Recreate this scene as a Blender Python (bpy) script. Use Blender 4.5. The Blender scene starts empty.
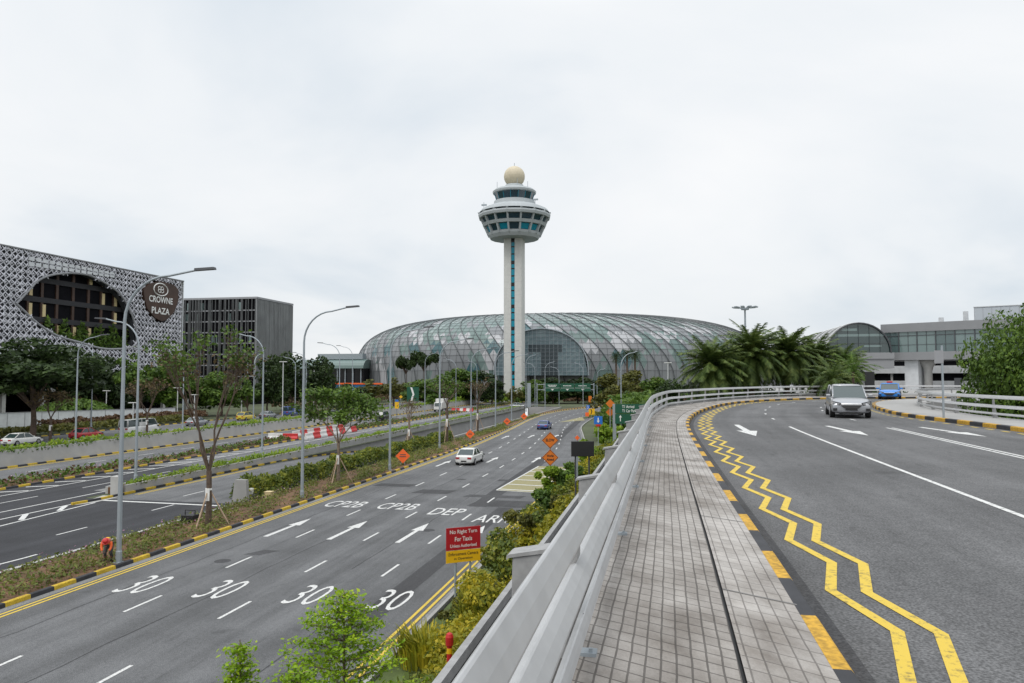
import bpy, bmesh, math, random
import numpy as np
from mathutils import Vector, Matrix
R = math.radians
random.seed(7)
SC = bpy.context.scene
COL = SC.collection
# ------------------------------------------------------------------ camera
FPX, HOR, VPX, IMW, IMH, CZ = 750.0, 378.0, 666.0, 1024, 683, 8.05
PITCH = math.atan((HOR - IMH / 2) / FPX)
YAW = math.atan((VPX - IMW / 2) / FPX * math.cos(PITCH))
cam = bpy.data.cameras.new('camera')
cam.sensor_width = 36.0
cam.lens = FPX / IMW * 36.0
cam.clip_start = 0.05
cam.clip_end = 6000
camo = bpy.data.objects.new('camera', cam)
camo.location = (0, 0, CZ)
camo.rotation_euler = (math.pi / 2 + PITCH, 0, YAW)
COL.objects.link(camo)
SC.camera = camo
# surveyor's helper: where a sight line from the viewpoint meets a level or a distance
_fw = Vector((-math.sin(YAW) * math.cos(PITCH), math.cos(YAW) * math.cos(PITCH), math.sin(PITCH)))
_rt = Vector((math.cos(YAW), math.sin(YAW), 0))
_up = _rt.cross(_fw)
def ray(px, py): return _fw + _rt * ((px - IMW / 2) / FPX) + _up * ((IMH / 2 - py) / FPX)
def lev(px, py, z=0.0):
    d = ray(px, py); t = (z - CZ) / d.z
    return Vector((0, 0, CZ)) + d * t
def dep(px, py, depth): return Vector((0, 0, CZ)) + ray(px, py) * depth
def onx(px, py, X):
    d = ray(px, py); return Vector((0, 0, CZ)) + d * (X / d.x)
def ony(px, py, Y):
    d = ray(px, py); return Vector((0, 0, CZ)) + d * (Y / d.y)
# ------------------------------------------------------------------ sky, sun, exposure
SUN_EL, SUN_AZ = R(58), R(200)
wd = bpy.data.worlds.new('World'); SC.world = wd; wd.use_nodes = True
nt = wd.node_tree; nt.nodes.clear()
def wn(t, **k):
    n = nt.nodes.new(t)
    for a, v in k.items(): setattr(n, a, v)
    return n
out = wn('ShaderNodeOutputWorld')
sky = wn('ShaderNodeTexSky', sky_type='NISHITA', sun_disc=False, sun_elevation=SUN_EL, sun_rotation=SUN_AZ)
sky.air_density = 1.0; sky.dust_density = 3.0
bg1 = wn('ShaderNodeBackground'); bg1.inputs[1].default_value = 0.10
nt.links.new(sky.outputs[0], bg1.inputs[0])
tc = wn('ShaderNodeTexCoord'); sp = wn('ShaderNodeSeparateXYZ')
nt.links.new(tc.outputs['Generated'], sp.inputs[0])
def wm(op, a, b=None, c=None):
    n = wn('ShaderNodeMath', operation=op)
    for i, v in enumerate((a, b, c)):
        if v is None: continue
        if isinstance(v, (int, float)): n.inputs[i].default_value = v
        else: nt.links.new(v, n.inputs[i])
    return n.outputs[0]
zc = wm('MAXIMUM', sp.outputs[2], 0.0)
den = wm('ADD', zc, 0.22)
cx = wm('DIVIDE', sp.outputs[0], den); cy = wm('DIVIDE', sp.outputs[1], den)
cmb = wn('ShaderNodeCombineXYZ'); nt.links.new(cx, cmb.inputs[0]); nt.links.new(cy, cmb.inputs[1])
nz = wn('ShaderNodeTexNoise'); nz.inputs['Scale'].default_value = 0.62; nz.inputs['Detail'].default_value = 6; nz.inputs['Roughness'].default_value = 0.5
nz.inputs['Distortion'].default_value = 0.4
nt.links.new(cmb.outputs[0], nz.inputs['Vector'])
cr = wn('ShaderNodeValToRGB')
cr.color_ramp.elements[0].position = 0.34; cr.color_ramp.elements[0].color = (0.68, 0.755, 0.825, 1)
cr.color_ramp.elements[1].position = 0.62; cr.color_ramp.elements[1].color = (0.98, 0.985, 0.99, 1)
e = cr.color_ramp.elements.new(0.48); e.color = (0.88, 0.91, 0.935, 1)
nt.links.new(nz.outputs[0], cr.inputs[0])
# an overcast dome: brighter towards the zenith
g0 = wm('MULTIPLY_ADD', zc, 0.10, 0.93)
g1 = wm('MAXIMUM', wm('SUBTRACT', zc, 0.45), 0.0)
gr = wm('MULTIPLY_ADD', g1, 1.5, g0)
bg2 = wn('ShaderNodeBackground')
nt.links.new(cr.outputs[0], bg2.inputs[0]); nt.links.new(gr, bg2.inputs[1])
mx = wn('ShaderNodeMixShader'); mx.inputs[0].default_value = 0.92
nt.links.new(bg1.outputs[0], mx.inputs[1]); nt.links.new(bg2.outputs[0], mx.inputs[2])
nt.links.new(mx.outputs[0], out.inputs[0])
sl = bpy.data.lights.new('sun', 'SUN'); sl.energy = 1.1; sl.angle = R(25); sl.color = (1.0, 0.97, 0.92)
so = bpy.data.objects.new('sun', sl); COL.objects.link(so)
sd = Vector((math.sin(SUN_AZ) * math.cos(SUN_EL), math.cos(SUN_AZ) * math.cos(SUN_EL), math.sin(SUN_EL)))
so.rotation_euler = sd.to_track_quat('Z', 'Y').to_euler()
so.location = (0, 0, 300)
SC.view_settings.view_transform = 'Standard'; SC.view_settings.look = 'None'
SC.view_settings.gamma = 1; SC.view_settings.exposure = 0.12; SC.view_settings.use_curve_mapping = False
# ------------------------------------------------------------------ materials
def newmat(name):
    m = bpy.data.materials.new(name); m.use_nodes = True
    return m, m.node_tree, m.node_tree.nodes['Principled BSDF']
def pm(name, col, rough=0.6, var=0.12, scale=2.0, metal=0.0, bump=0.0, bscale=40.0, coord='Object', spec=0.5, detail=5, stain=0.0, alpha=None):
    m, t, b = newmat(name); N, L = t.nodes, t.links
    b.inputs['Roughness'].default_value = rough; b.inputs['Metallic'].default_value = metal
    b.inputs['Specular IOR Level'].default_value = spec
    tc = N.new('ShaderNodeTexCoord')
    n = N.new('ShaderNodeTexNoise'); n.inputs['Scale'].default_value = scale; n.inputs['Detail'].default_value = detail
    L.new(tc.outputs[coord], n.inputs['Vector'])
    r = N.new('ShaderNodeValToRGB')
    r.color_ramp.elements[0].position = 0.3; r.color_ramp.elements[1].position = 0.7
    r.color_ramp.elements[0].color = tuple(c * (1 - var) for c in col) + (1,)
    r.color_ramp.elements[1].color = tuple(min(1, c * (1 + var)) for c in col) + (1,)
    L.new(n.outputs[0], r.inputs[0])
    src = r.outputs[0]
    if stain:
        n2 = N.new('ShaderNodeTexNoise'); n2.inputs['Scale'].default_value = scale * 7; n2.inputs['Detail'].default_value = 8
        L.new(tc.outputs[coord], n2.inputs['Vector'])
        r2 = N.new('ShaderNodeValToRGB'); r2.color_ramp.elements[0].position = 0.35; r2.color_ramp.elements[1].position = 0.62
        r2.color_ramp.elements[0].color = (1 - stain,) * 3 + (1,); r2.color_ramp.elements[1].color = (1, 1, 1, 1)
        L.new(n2.outputs[0], r2.inputs[0])
        mm = N.new('ShaderNodeMix'); mm.data_type = 'RGBA'; mm.blend_type = 'MULTIPLY'; mm.inputs[0].default_value = 1
        L.new(src, mm.inputs[6]); L.new(r2.outputs[0], mm.inputs[7]); src = mm.outputs[2]
    L.new(src, b.inputs['Base Color'])
    if bump:
        n3 = N.new('ShaderNodeTexNoise'); n3.inputs['Scale'].default_value = bscale; n3.inputs['Detail'].default_value = 4
        L.new(tc.outputs[coord], n3.inputs['Vector'])
        bp = N.new('ShaderNodeBump'); bp.inputs['Strength'].default_value = bump; bp.inputs['Distance'].default_value = 0.02
        L.new(n3.outputs[0], bp.inputs['Height']); L.new(bp.outputs[0], b.inputs['Normal'])
    return m
def asphalt(name, col, var=0.18):
    m, t, b = newmat(name); N, L = t.nodes, t.links
    tc = N.new('ShaderNodeTexCoord')
    def noise(s, d, mapsc=None):
        n = N.new('ShaderNodeTexNoise'); n.inputs['Scale'].default_value = s; n.inputs['Detail'].default_value = d
        if mapsc:
            mp = N.new('ShaderNodeMapping'); mp.inputs['Scale'].default_value = mapsc
            L.new(tc.outputs['UV'], mp.inputs[0]); L.new(mp.outputs[0], n.inputs['Vector'])
        else: L.new(tc.outputs['Object'], n.inputs['Vector'])
        return n.outputs[0]
    def ramp(src, p0, c0, p1, c1):
        r = N.new('ShaderNodeValToRGB'); r.color_ramp.elements[0].position = p0; r.color_ramp.elements[1].position = p1
        r.color_ramp.elements[0].color = (c0,) * 3 + (1,); r.color_ramp.elements[1].color = (c1,) * 3 + (1,)
        L.new(src, r.inputs[0]); return r.outputs[0]
    def mul(a, bb):
        mm = N.new('ShaderNodeMix'); mm.data_type = 'RGBA'; mm.blend_type = 'MULTIPLY'; mm.inputs[0].default_value = 1
        L.new(a, mm.inputs[6])
        if isinstance(bb, tuple): mm.inputs[7].default_value = bb
        else: L.new(bb, mm.inputs[7])
        return mm.outputs[2]
    a = ramp(noise(0.35, 6), 0.3, 1 - var, 0.7, 1 + var)           # big cloudy wear
    s = ramp(noise(1.0, 3, (0.02, 1.1, 1)), 0.35, 0.80, 0.65, 1.13)  # wheel-track streaks along the road
    f = ramp(noise(45, 2), 0.35, 0.55, 0.7, 1.4)                     # stone chippings
    f2 = ramp(noise(9, 4), 0.3, 0.88, 0.7, 1.1)
    ol = ramp(noise(0.9, 2), 0.66, 1.0, 0.78, 0.72); oil = ramp(noise(3.1, 3, (.25, 1.6, 1)), 0.28, 0.80, 0.42, 1.0)
    c = mul(mul(mul(mul(mul(mul(a, s), f), f2), ol), oil), tuple(c_ * 1.04 for c_ in col) + (1,))
    L.new(c, b.inputs['Base Color'])
    b.inputs['Roughness'].default_value = 0.82; b.inputs['Specular IOR Level'].default_value = 0.35
    n3 = N.new('ShaderNodeTexNoise'); n3.inputs['Scale'].default_value = 110; L.new(tc.outputs['Object'], n3.inputs['Vector'])
    bp = N.new('ShaderNodeBump'); bp.inputs['Strength'].default_value = 0.5; bp.inputs['Distance'].default_value = 0.01
    L.new(n3.outputs[0], bp.inputs['Height']); L.new(bp.outputs[0], b.inputs['Normal'])
    return m
def paintmat(name, col, worn=0.5):
    # road paint, worn through to dark in specks
    m, t, b = newmat(name); N, L = t.nodes, t.links
    tc = N.new('ShaderNodeTexCoord')
    n = N.new('ShaderNodeTexNoise'); n.inputs['Scale'].default_value = 14; n.inputs['Detail'].default_value = 8; n.inputs['Roughness'].default_value = 0.7
    L.new(tc.outputs['Object'], n.inputs['Vector'])
    r = N.new('ShaderNodeValToRGB'); r.color_ramp.elements[0].position = 0.30 + 0.08 * worn; r.color_ramp.elements[1].position = 0.40 + 0.12 * worn
    r.color_ramp.elements[0].color = tuple(c * 0.35 + 0.03 for c in col) + (1,); r.color_ramp.elements[1].color = tuple(col) + (1,)
    L.new(n.outputs[0], r.inputs[0]); L.new(r.outputs[0], b.inputs['Base Color'])
    b.inputs['Roughness'].default_value = 0.7
    return m
def leafmat(name, cols, trans=0.25, rough=0.55):
    m, t, b = newmat(name); N, L = t.nodes, t.links
    g = N.new('ShaderNodeNewGeometry'); r = N.new('ShaderNodeValToRGB')
    r.color_ramp.interpolation = 'LINEAR'
    for i, c in enumerate(cols):
        p = i / max(1, len(cols) - 1)
        if i < 2: el = r.color_ramp.elements[i]; el.position = p
        else: el = r.color_ramp.elements.new(p)
        el.color = tuple(c) + (1,)
    for i, c in enumerate(cols):
        pass
    tc = N.new('ShaderNodeTexCoord'); nz = N.new('ShaderNodeTexNoise'); nz.inputs['Scale'].default_value = 0.8; nz.inputs['Detail'].default_value = 2
    L.new(tc.outputs['Object'], nz.inputs['Vector'])
    ad = N.new('ShaderNodeMath'); ad.operation = 'MULTIPLY_ADD'; ad.inputs[1].default_value = 0.55
    L.new(g.outputs['Random Per Island'], ad.inputs[0])
    sb = N.new('ShaderNodeMath'); sb.operation = 'MULTIPLY_ADD'; sb.inputs[1].default_value = 1.3; sb.inputs[2].default_value = -0.42
    L.new(nz.outputs[0], sb.inputs[0]); L.new(sb.outputs[0], ad.inputs[2])
    L.new(ad.outputs[0], r.inputs[0])
    L.new(r.outputs[0], b.inputs['Base Color'])
    b.inputs['Roughness'].default_value = rough; b.inputs['Specular IOR Level'].default_value = 0.3
    tr = N.new('ShaderNodeBsdfTranslucent'); L.new(r.outputs[0], tr.inputs[0])
    mx = N.new('ShaderNodeMixShader'); mx.inputs[0].default_value = trans
    L.new(b.outputs[0], mx.inputs[1]); L.new(tr.outputs[0], mx.inputs[2])
    L.new(mx.outputs[0], N['Material Output'].inputs[0])
    return m
def glassmat(name, col, rough=0.08, metal=0.0, spec=1.0):
    m, t, b = newmat(name)
    b.inputs['Base Color'].default_value = tuple(col) + (1,); b.inputs['Roughness'].default_value = rough
    b.inputs['Specular IOR Level'].default_value = spec; b.inputs['Metallic'].default_value = metal
    return m
def brickmat(name, c1, c2, mortar, bw, bh, msize):
    m, t, b = newmat(name); N, L = t.nodes, t.links
    tc = N.new('ShaderNodeTexCoord')
    nd = N.new('ShaderNodeTexNoise'); nd.inputs['Scale'].default_value = 2.5; nd.inputs['Detail'].default_value = 3
    L.new(tc.outputs['UV'], nd.inputs['Vector'])
    wob = N.new('ShaderNodeMix'); wob.data_type = 'RGBA'; wob.blend_type = 'LINEAR_LIGHT'; wob.inputs[0].default_value = 0.012
    L.new(tc.outputs['UV'], wob.inputs[6]); L.new(nd.outputs['Color'], wob.inputs[7])
    br = N.new('ShaderNodeTexBrick'); L.new(wob.outputs[2], br.inputs['Vector'])
    br.offset = 0.0; br.squash = 1.0
    br.inputs['Color1'].default_value = tuple(c1) + (1,); br.inputs['Color2'].default_value = tuple(c2) + (1,); br.inputs['Mortar'].default_value = tuple(mortar) + (1,)
    br.inputs['Scale'].default_value = 1.0; br.inputs['Brick Width'].default_value = bw; br.inputs['Row Height'].default_value = bh
    br.inputs['Mortar Size'].default_value = msize; br.inputs['Mortar Smooth'].default_value = 0.35; br.inputs['Bias'].default_value = 0.0
    n = N.new('ShaderNodeTexNoise'); n.inputs['Scale'].default_value = 0.8; n.inputs['Detail'].default_value = 9; n.inputs['Roughness'].default_value = 0.65
    L.new(tc.outputs['UV'], n.inputs['Vector'])
    r = N.new('ShaderNodeValToRGB'); r.color_ramp.elements[0].position = 0.3; r.color_ramp.elements[1].position = 0.62
    r.color_ramp.elements[0].color = (0.50, 0.47, 0.44, 1); r.color_ramp.elements[1].color = (1.10, 1.10, 1.10, 1); r.color_ramp.elements[0].position = 0.36; r.color_ramp.elements[1].position = 0.58
    L.new(n.outputs[0], r.inputs[0])
    mm = N.new('ShaderNodeMix'); mm.data_type = 'RGBA'; mm.blend_type = 'MULTIPLY'; mm.inputs[0].default_value = 1
    L.new(br.outputs[0], mm.inputs[6]); L.new(r.outputs[0], mm.inputs[7])
    n4 = N.new('ShaderNodeTexNoise'); n4.inputs['Scale'].default_value = 60; n4.inputs['Detail'].default_value = 3
    L.new(tc.outputs['UV'], n4.inputs['Vector'])
    r4 = N.new('ShaderNodeValToRGB'); r4.color_ramp.elements[0].color = (0.75, 0.75, 0.75, 1); r4.color_ramp.elements[1].color = (1.2, 1.2, 1.2, 1)
    L.new(n4.outputs[0], r4.inputs[0])
    m2 = N.new('ShaderNodeMix'); m2.data_type = 'RGBA'; m2.blend_type = 'MULTIPLY'; m2.inputs[0].default_value = 1
    L.new(mm.outputs[2], m2.inputs[6]); L.new(r4.outputs[0], m2.inputs[7])
    L.new(m2.outputs[2], b.inputs['Base Color']); b.inputs['Roughness'].default_value = 0.85
    bp = N.new('ShaderNodeBump'); bp.inputs['Strength'].default_value = 0.8; bp.inputs['Distance'].default_value = 0.006; bp.invert = True
    L.new(br.outputs['Fac'], bp.inputs['Height']); L.new(bp.outputs[0], b.inputs['Normal'])
    return m
M = dict(
    asph=asphalt('asphalt_grey', (0.128, 0.130, 0.134)), asph_deck=asphalt('asphalt_deck', (0.118, 0.118, 0.120)),
    asph_new=asphalt('asphalt_new', (0.036, 0.037, 0.042)), asph_patch=asphalt('asphalt_patch', (0.058, 0.058, 0.061)),
    asph_pale=asphalt('asphalt_pale', (0.21, 0.21, 0.205)),
    white=paintmat('road_white', (0.63, 0.63, 0.615), 0.75), yellow=paintmat('road_yellow', (0.62, 0.44, 0.05), 0.6), yellow_pale=paintmat('road_yellow_faded', (0.29, 0.26, 0.12), 0.9),
    kyel=pm('kerb_yellow', (0.60, 0.34, 0.03), 0.75, 0.15, 3, stain=0.45), kblk=pm('kerb_black', (0.03, 0.031, 0.036), 0.75, 0.3, 3),
    kyel2=pm('kerb_yellow_low', (0.62, 0.42, 0.03), 0.75, 0.15, 3, stain=0.4),
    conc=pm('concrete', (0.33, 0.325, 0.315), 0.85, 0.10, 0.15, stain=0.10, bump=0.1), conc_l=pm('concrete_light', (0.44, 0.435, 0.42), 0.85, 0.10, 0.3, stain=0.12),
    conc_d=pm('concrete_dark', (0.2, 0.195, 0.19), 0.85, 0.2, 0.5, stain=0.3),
    soil=pm('soil', (0.15, 0.083, 0.042), 0.95, 0.45, 1.2, bump=0.6, bscale=14, stain=0.3), grass=pm('grass_ground', (0.075, 0.105, 0.028), 0.95, 0.4, 1.5, bump=0.5, bscale=25),
    ground=pm('ground_green', (0.07, 0.085, 0.04), 0.95, 0.35, 0.08),
    pave=brickmat('paving_left', (0.35, 0.328, 0.305), (0.29, 0.27, 0.25), (0.13, 0.119, 0.109), 0.165, 0.105, 0.008),
    pave2=brickmat('paving_right', (0.395, 0.372, 0.348), (0.34, 0.32, 0.30), (0.195, 0.181, 0.168), 0.21, 0.118, 0.007),
    rail=pm('rail_grey_paint', (0.44, 0.445, 0.45), 0.38, 0.07, 0.8, stain=0.10), railpost=pm('rail_post', (0.33, 0.33, 0.33), 0.7, 0.1, 2, stain=0.2),
    steel=pm('galvanised_steel', (0.33, 0.37, 0.40), 0.5, 0.08, 1.5, metal=0.3), steel_d=pm('dark_metal', (0.06, 0.063, 0.07), 0.5, 0.15, 2),
    steel_l=pm('light_metal', (0.55, 0.56, 0.56), 0.45, 0.06, 1),
    bark=pm('bark', (0.105, 0.075, 0.055), 0.9, 0.3, 6, bump=0.5, bscale=25), bark_p=pm('bark_pale', (0.20, 0.155, 0.115), 0.9, 0.3, 6, bump=0.4, bscale=25),
    wood=pm('stake_wood', (0.42, 0.31, 0.22), 0.85, 0.2, 5),
    leaf_dark=leafmat('leaf_dark', [(0.012, 0.024, 0.008), (0.03, 0.055, 0.014), (0.062, 0.105, 0.022)]),
    leaf_mid=leafmat('leaf_mid', [(0.03, 0.06, 0.012), (0.08, 0.145, 0.022), (0.16, 0.25, 0.03)]),
    leaf_olive=leafmat('leaf_olive', [(0.045, 0.055, 0.012), (0.105, 0.11, 0.022), (0.19, 0.18, 0.035)]),
    leaf_bright=leafmat('leaf_bright', [(0.08, 0.15, 0.015), (0.19, 0.30, 0.025), (0.34, 0.44, 0.04)], 0.4),
    leaf_yellow=leafmat('leaf_yellow', [(0.09, 0.13, 0.012), (0.29, 0.28, 0.02), (0.58, 0.45, 0.03)], 0.35),
    leaf_grass=leafmat('leaf_grass', [(0.06, 0.09, 0.02), (0.14, 0.17, 0.035), (0.25, 0.25, 0.06)], 0.3),
    leaf_hedge=leafmat('leaf_hedge', [(0.035, 0.065, 0.012), (0.11, 0.15, 0.02), (0.32, 0.31, 0.03)]), leaf_lime=leafmat('leaf_lime', [(0.09, 0.18, 0.006), (0.22, 0.37, 0.01), (0.42, 0.52, 0.02)], 0.3),
    leaf_dry=leafmat('leaf_dry', [(0.06, 0.045, 0.02), (0.12, 0.085, 0.04), (0.19, 0.14, 0.06)], 0.2),
    leaf_red=leafmat('leaf_red', [(0.05, 0.028, 0.014), (0.10, 0.052, 0.024), (0.14, 0.085, 0.035)], 0.2),
    leaf_palm=leafmat('leaf_palm', [(0.026, 0.05, 0.012), (0.075, 0.12, 0.026), (0.19, 0.23, 0.055)], 0.2),
    flower=leafmat('flower_pink', [(0.30, 0.10, 0.20), (0.42, 0.2, 0.32), (0.5, 0.35, 0.42)], 0.2),
    red=pm('sign_red', (0.42, 0.012, 0.02), 0.5, 0.06), signyel=pm('sign_yellow', (0.80, 0.46, 0.01), 0.5, 0.05), signwhite=pm('sign_white', (0.78, 0.78, 0.76), 0.6, 0.04),
    orange=pm('sign_orange', (0.90, 0.15, 0.03), 0.5, 0.08), orange2=pm('sign_orange_dull', (0.66, 0.17, 0.015), 0.55, 0.08), black=pm('black', (0.015, 0.015, 0.016), 0.6, 0.1),
    green=pm('sign_green', (0.008, 0.085, 0.045), 0.5, 0.06), blue=pm('sign_blue', (0.02, 0.15, 0.55), 0.5, 0.05),
    barred=pm('barrier_red', (0.50, 0.02, 0.02), 0.5, 0.1), barwhite=pm('barrier_white', (0.66, 0.65, 0.63), 0.55, 0.08, stain=0.1),
    tower=pm('tower_concrete', (0.60, 0.60, 0.575), 0.8, 0.05, 0.15, stain=0.08), tower_g=pm('tower_grey', (0.40, 0.43, 0.445), 0.7, 0.06, 0.2),
    dome=pm('radome_cream', (0.57, 0.50, 0.37), 0.6, 0.06, 0.6),
    glass_teal=glassmat('tower_glass', (0.005, 0.24, 0.34), 0.25, 0, .4), glass_dark=glassmat('dark_glass', (0.012, 0.022, 0.028), 0.1), glass_blk=glassmat('black_glass', (0.012, 0.012, 0.014), 0.2, 0, 0.4),
    glass_pale=glassmat('pale_glass', (0.16, 0.22, 0.215), 0.12, 0.0, 0.8),
    tyre=pm('tyre_rubber', (0.015, 0.015, 0.015), 0.9, 0.1), rim=pm('rim_alloy', (0.45, 0.45, 0.46), 0.3, 0.05, metal=0.8),
    lamp_glass=glassmat('headlight_glass', (0.035, 0.038, 0.042), 0.15, 0, .5), tail=glassmat('tail_light', (0.35, 0.01, 0.012), 0.25),
    skin=pm('skin', (0.25, 0.13, 0.08), 0.6, 0.05), brown=pm('brown_panel', (0.055, 0.028, 0.018), 0.6, 0.3, 0.3), cream=pm('cream_panel', (0.62, 0.50, 0.27), 0.6, 0.1, 0.5),
    grey_w=pm('grey_wall', (0.30, 0.305, 0.32), 0.8, 0.08, 0.1), stone=pm('stone_cladding', (0.255, 0.26, 0.27), 0.8, 0.08, 0.1, stain=0.05), white_w=pm('white_wall', (0.66, 0.68, 0.70), 0.75, 0.05, 0.2, stain=0.12),
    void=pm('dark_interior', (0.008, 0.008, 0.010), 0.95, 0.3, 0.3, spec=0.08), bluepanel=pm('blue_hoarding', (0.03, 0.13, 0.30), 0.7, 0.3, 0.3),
)
def carpaint(name, col, metal=0.0):
    m, t, b = newmat(name)
    b.inputs['Base Color'].default_value = tuple(col) + (1,); b.inputs['Roughness'].default_value = 0.28; b.inputs['Metallic'].default_value = metal
    b.inputs['Coat Weight'].default_value = 0.6; b.inputs['Coat Roughness'].default_value = 0.08
    return m
# ------------------------------------------------------------------ mesh helpers
class MB:
    def __init__(s): s.v = []; s.f = []; s.m = []; s.uv = []
    def quad(s, a, b, c, d, mi=0, uv=None):
        i = len(s.v); s.v += [tuple(a), tuple(b), tuple(c), tuple(d)]; s.f.append((i, i + 1, i + 2, i + 3)); s.m.append(mi)
        s.uv.append(uv or [(0, 0)] * 4)
    def poly(s, pts, mi=0):
        i = len(s.v); s.v += [tuple(p) for p in pts]; s.f.append(tuple(range(i, i + len(pts)))); s.m.append(mi); s.uv.append([(0, 0)] * len(pts))
    def hexa(s, p, mi=0):      # 8 corners: 0-3 bottom ccw, 4-7 top
        i = len(s.v); s.v += [tuple(q) for q in p]
        for f in ((3, 2, 1, 0), (4, 5, 6, 7), (0, 1, 5, 4), (1, 2, 6, 5), (2, 3, 7, 6), (3, 0, 4, 7)):
            s.f.append(tuple(i + k for k in f)); s.m.append(mi); s.uv.append([(0, 0)] * 4)
    def box(s, x0, x1, y0, y1, z0, z1, mi=0):
        s.hexa([(x0, y0, z0), (x1, y0, z0), (x1, y1, z0), (x0, y1, z0), (x0, y0, z1), (x1, y0, z1), (x1, y1, z1), (x0, y1, z1)], mi)
    def obox(s, c, ux, uy, uz, mi=0):   # centre and three half vectors
        c, ux, uy, uz = Vector(c), Vector(ux), Vector(uy), Vector(uz)
        s.hexa([c - ux - uy - uz, c + ux - uy - uz, c + ux + uy - uz, c - ux + uy - uz, c - ux - uy + uz, c + ux - uy + uz, c + ux + uy + uz, c - ux + uy + uz], mi)
    def tube(s, pts, rads, n=8, mi=0, cap=True):
        pts = [Vector(p) for p in pts]
        if isinstance(rads, (int, float)): rads = [rads] * len(pts)
        base = len(s.v); up = None
        for k, p in enumerate(pts):
            d = (pts[min(k + 1, len(pts) - 1)] - pts[max(k - 1, 0)]).normalized()
            if up is None: up = Vector((0, 0, 1)) if abs(d.z) < 0.9 else Vector((1, 0, 0))
            a = d.cross(up).normalized(); b = a.cross(d).normalized(); up = b
            for j in range(n):
                t = 2 * math.pi * j / n
                s.v.append(tuple(p + (a * math.cos(t) + b * math.sin(t)) * rads[k]))
        for k in range(len(pts) - 1):
            for j in range(n):
                q = base + k * n + j; w = base + k * n + (j + 1) % n
                s.f.append((q, w, w + n, q + n)); s.m.append(mi); s.uv.append([(0, 0)] * 4)
        if cap:
            s.f.append(tuple(base + j for j in reversed(range(n)))); s.m.append(mi); s.uv.append([(0, 0)] * n)
            e = base + (len(pts) - 1) * n
            s.f.append(tuple(e + j for j in range(n))); s.m.append(mi); s.uv.append([(0, 0)] * n)
    def lathe(s, prof, n=24, c=(0, 0, 0), mi=0, a0=0.0, cap=True):
        base = len(s.v)
        for r, z in prof:
            for j in range(n):
                t = a0 + 2 * math.pi * j / n
                s.v.append((c[0] + r * math.cos(t), c[1] + r * math.sin(t), c[2] + z))
        for k in range(len(prof) - 1):
            for j in range(n):
                q = base + k * n + j; w = base + k * n + (j + 1) % n
                s.f.append((q, w, w + n, q + n)); s.m.append(mi); s.uv.append([(0, 0)] * 4)
        if cap:
            s.f.append(tuple(base + j for j in reversed(range(n)))); s.m.append(mi); s.uv.append([(0, 0)] * n)
            e = base + (len(prof) - 1) * n
            s.f.append(tuple(e + j for j in range(n))); s.m.append(mi); s.uv.append([(0, 0)] * n)
    def prism(s, pts, ext, mi=0):       # outline extruded by a vector
        pts = [Vector(p) for p in pts]; ext = Vector(ext); n = len(pts); i = len(s.v)
        s.v += [tuple(p) for p in pts] + [tuple(p + ext) for p in pts]
        s.f.append(tuple(i + k for k in range(n))); s.m.append(mi); s.uv.append([(0, 0)] * n)
        s.f.append(tuple(i + n + k for k in reversed(range(n)))); s.m.append(mi); s.uv.append([(0, 0)] * n)
        for k in range(n):
            l = (k + 1) % n
            s.f.append((i + l, i + k, i + n + k, i + n + l)); s.m.append(mi); s.uv.append([(0, 0)] * 4)
    def arr(s, V, F, mi=0):             # numpy verts / faces
        i = len(s.v); s.v += [tuple(v) for v in V.tolist()]
        for f in F.tolist(): s.f.append(tuple(x + i for x in f)); s.m.append(mi); s.uv.append([(0, 0)] * len(f))
    def build(s, name, mats, parent=None, loc=None, smooth=False, uvs=False, bevel=0.0):
        me = bpy.data.meshes.new(name); me.from_pydata(s.v, [], s.f)
        for m in (mats if isinstance(mats, (list, tuple)) else [mats]): me.materials.append(m)
        me.polygons.foreach_set('material_index', s.m)
        if smooth: me.polygons.foreach_set('use_smooth', [True] * len(s.f))
        if uvs:
            ul = me.uv_layers.new(name='UVMap'); fl = [c for u in s.uv for p in u for c in p]
            ul.data.foreach_set('uv', fl)
        me.update()
        o = bpy.data.objects.new(name, me); COL.objects.link(o)
        if parent is not None: o.parent = parent
        if loc is not None: o.location = loc
        if bevel:
            bm = o.modifiers.new('bevel', 'BEVEL'); bm.width = bevel; bm.segments = 2; bm.limit_method = 'ANGLE'
        return o
def tag(o, label=None, cat=None, group=None, kind=None):
    if label: o['label'] = label
    if cat: o['category'] = cat
    if group: o['group'] = group
    if kind: o['kind'] = kind
    return o
def empty(name, loc, rz=0.0, label=None, cat=None, group=None):
    o = bpy.data.objects.new(name, None); COL.objects.link(o); o.empty_display_size = 0.3
    o.location = loc; o.rotation_euler = (0, 0, rz)
    return tag(o, label, cat, group)
def struct(o): o['kind'] = 'structure'; return o
def copytree(o, parent=None):
    c = o.copy(); COL.objects.link(c)
    if parent is not None: c.parent = parent
    for ch in list(o.children): copytree(ch, c)
    return c
def crom(pts, step=1.0):
    P = [Vector(p if len(p) == 3 else (p[0], p[1], 0)) for p in pts]
    outp = []
    for i in range(len(P) - 1):
        p0, p1, p2, p3 = P[max(i - 1, 0)], P[i], P[i + 1], P[min(i + 2, len(P) - 1)]
        n = max(1, int((p2 - p1).length / step))
        for k in range(n):
            t = k / n; t2 = t * t; t3 = t2 * t
            outp.append(0.5 * ((2 * p1) + (p2 - p0) * t + (2 * p0 - 5 * p1 + 4 * p2 - p3) * t2 + (3 * p1 - p0 - 3 * p2 + p3) * t3))
    outp.append(P[-1]); return outp
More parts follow.
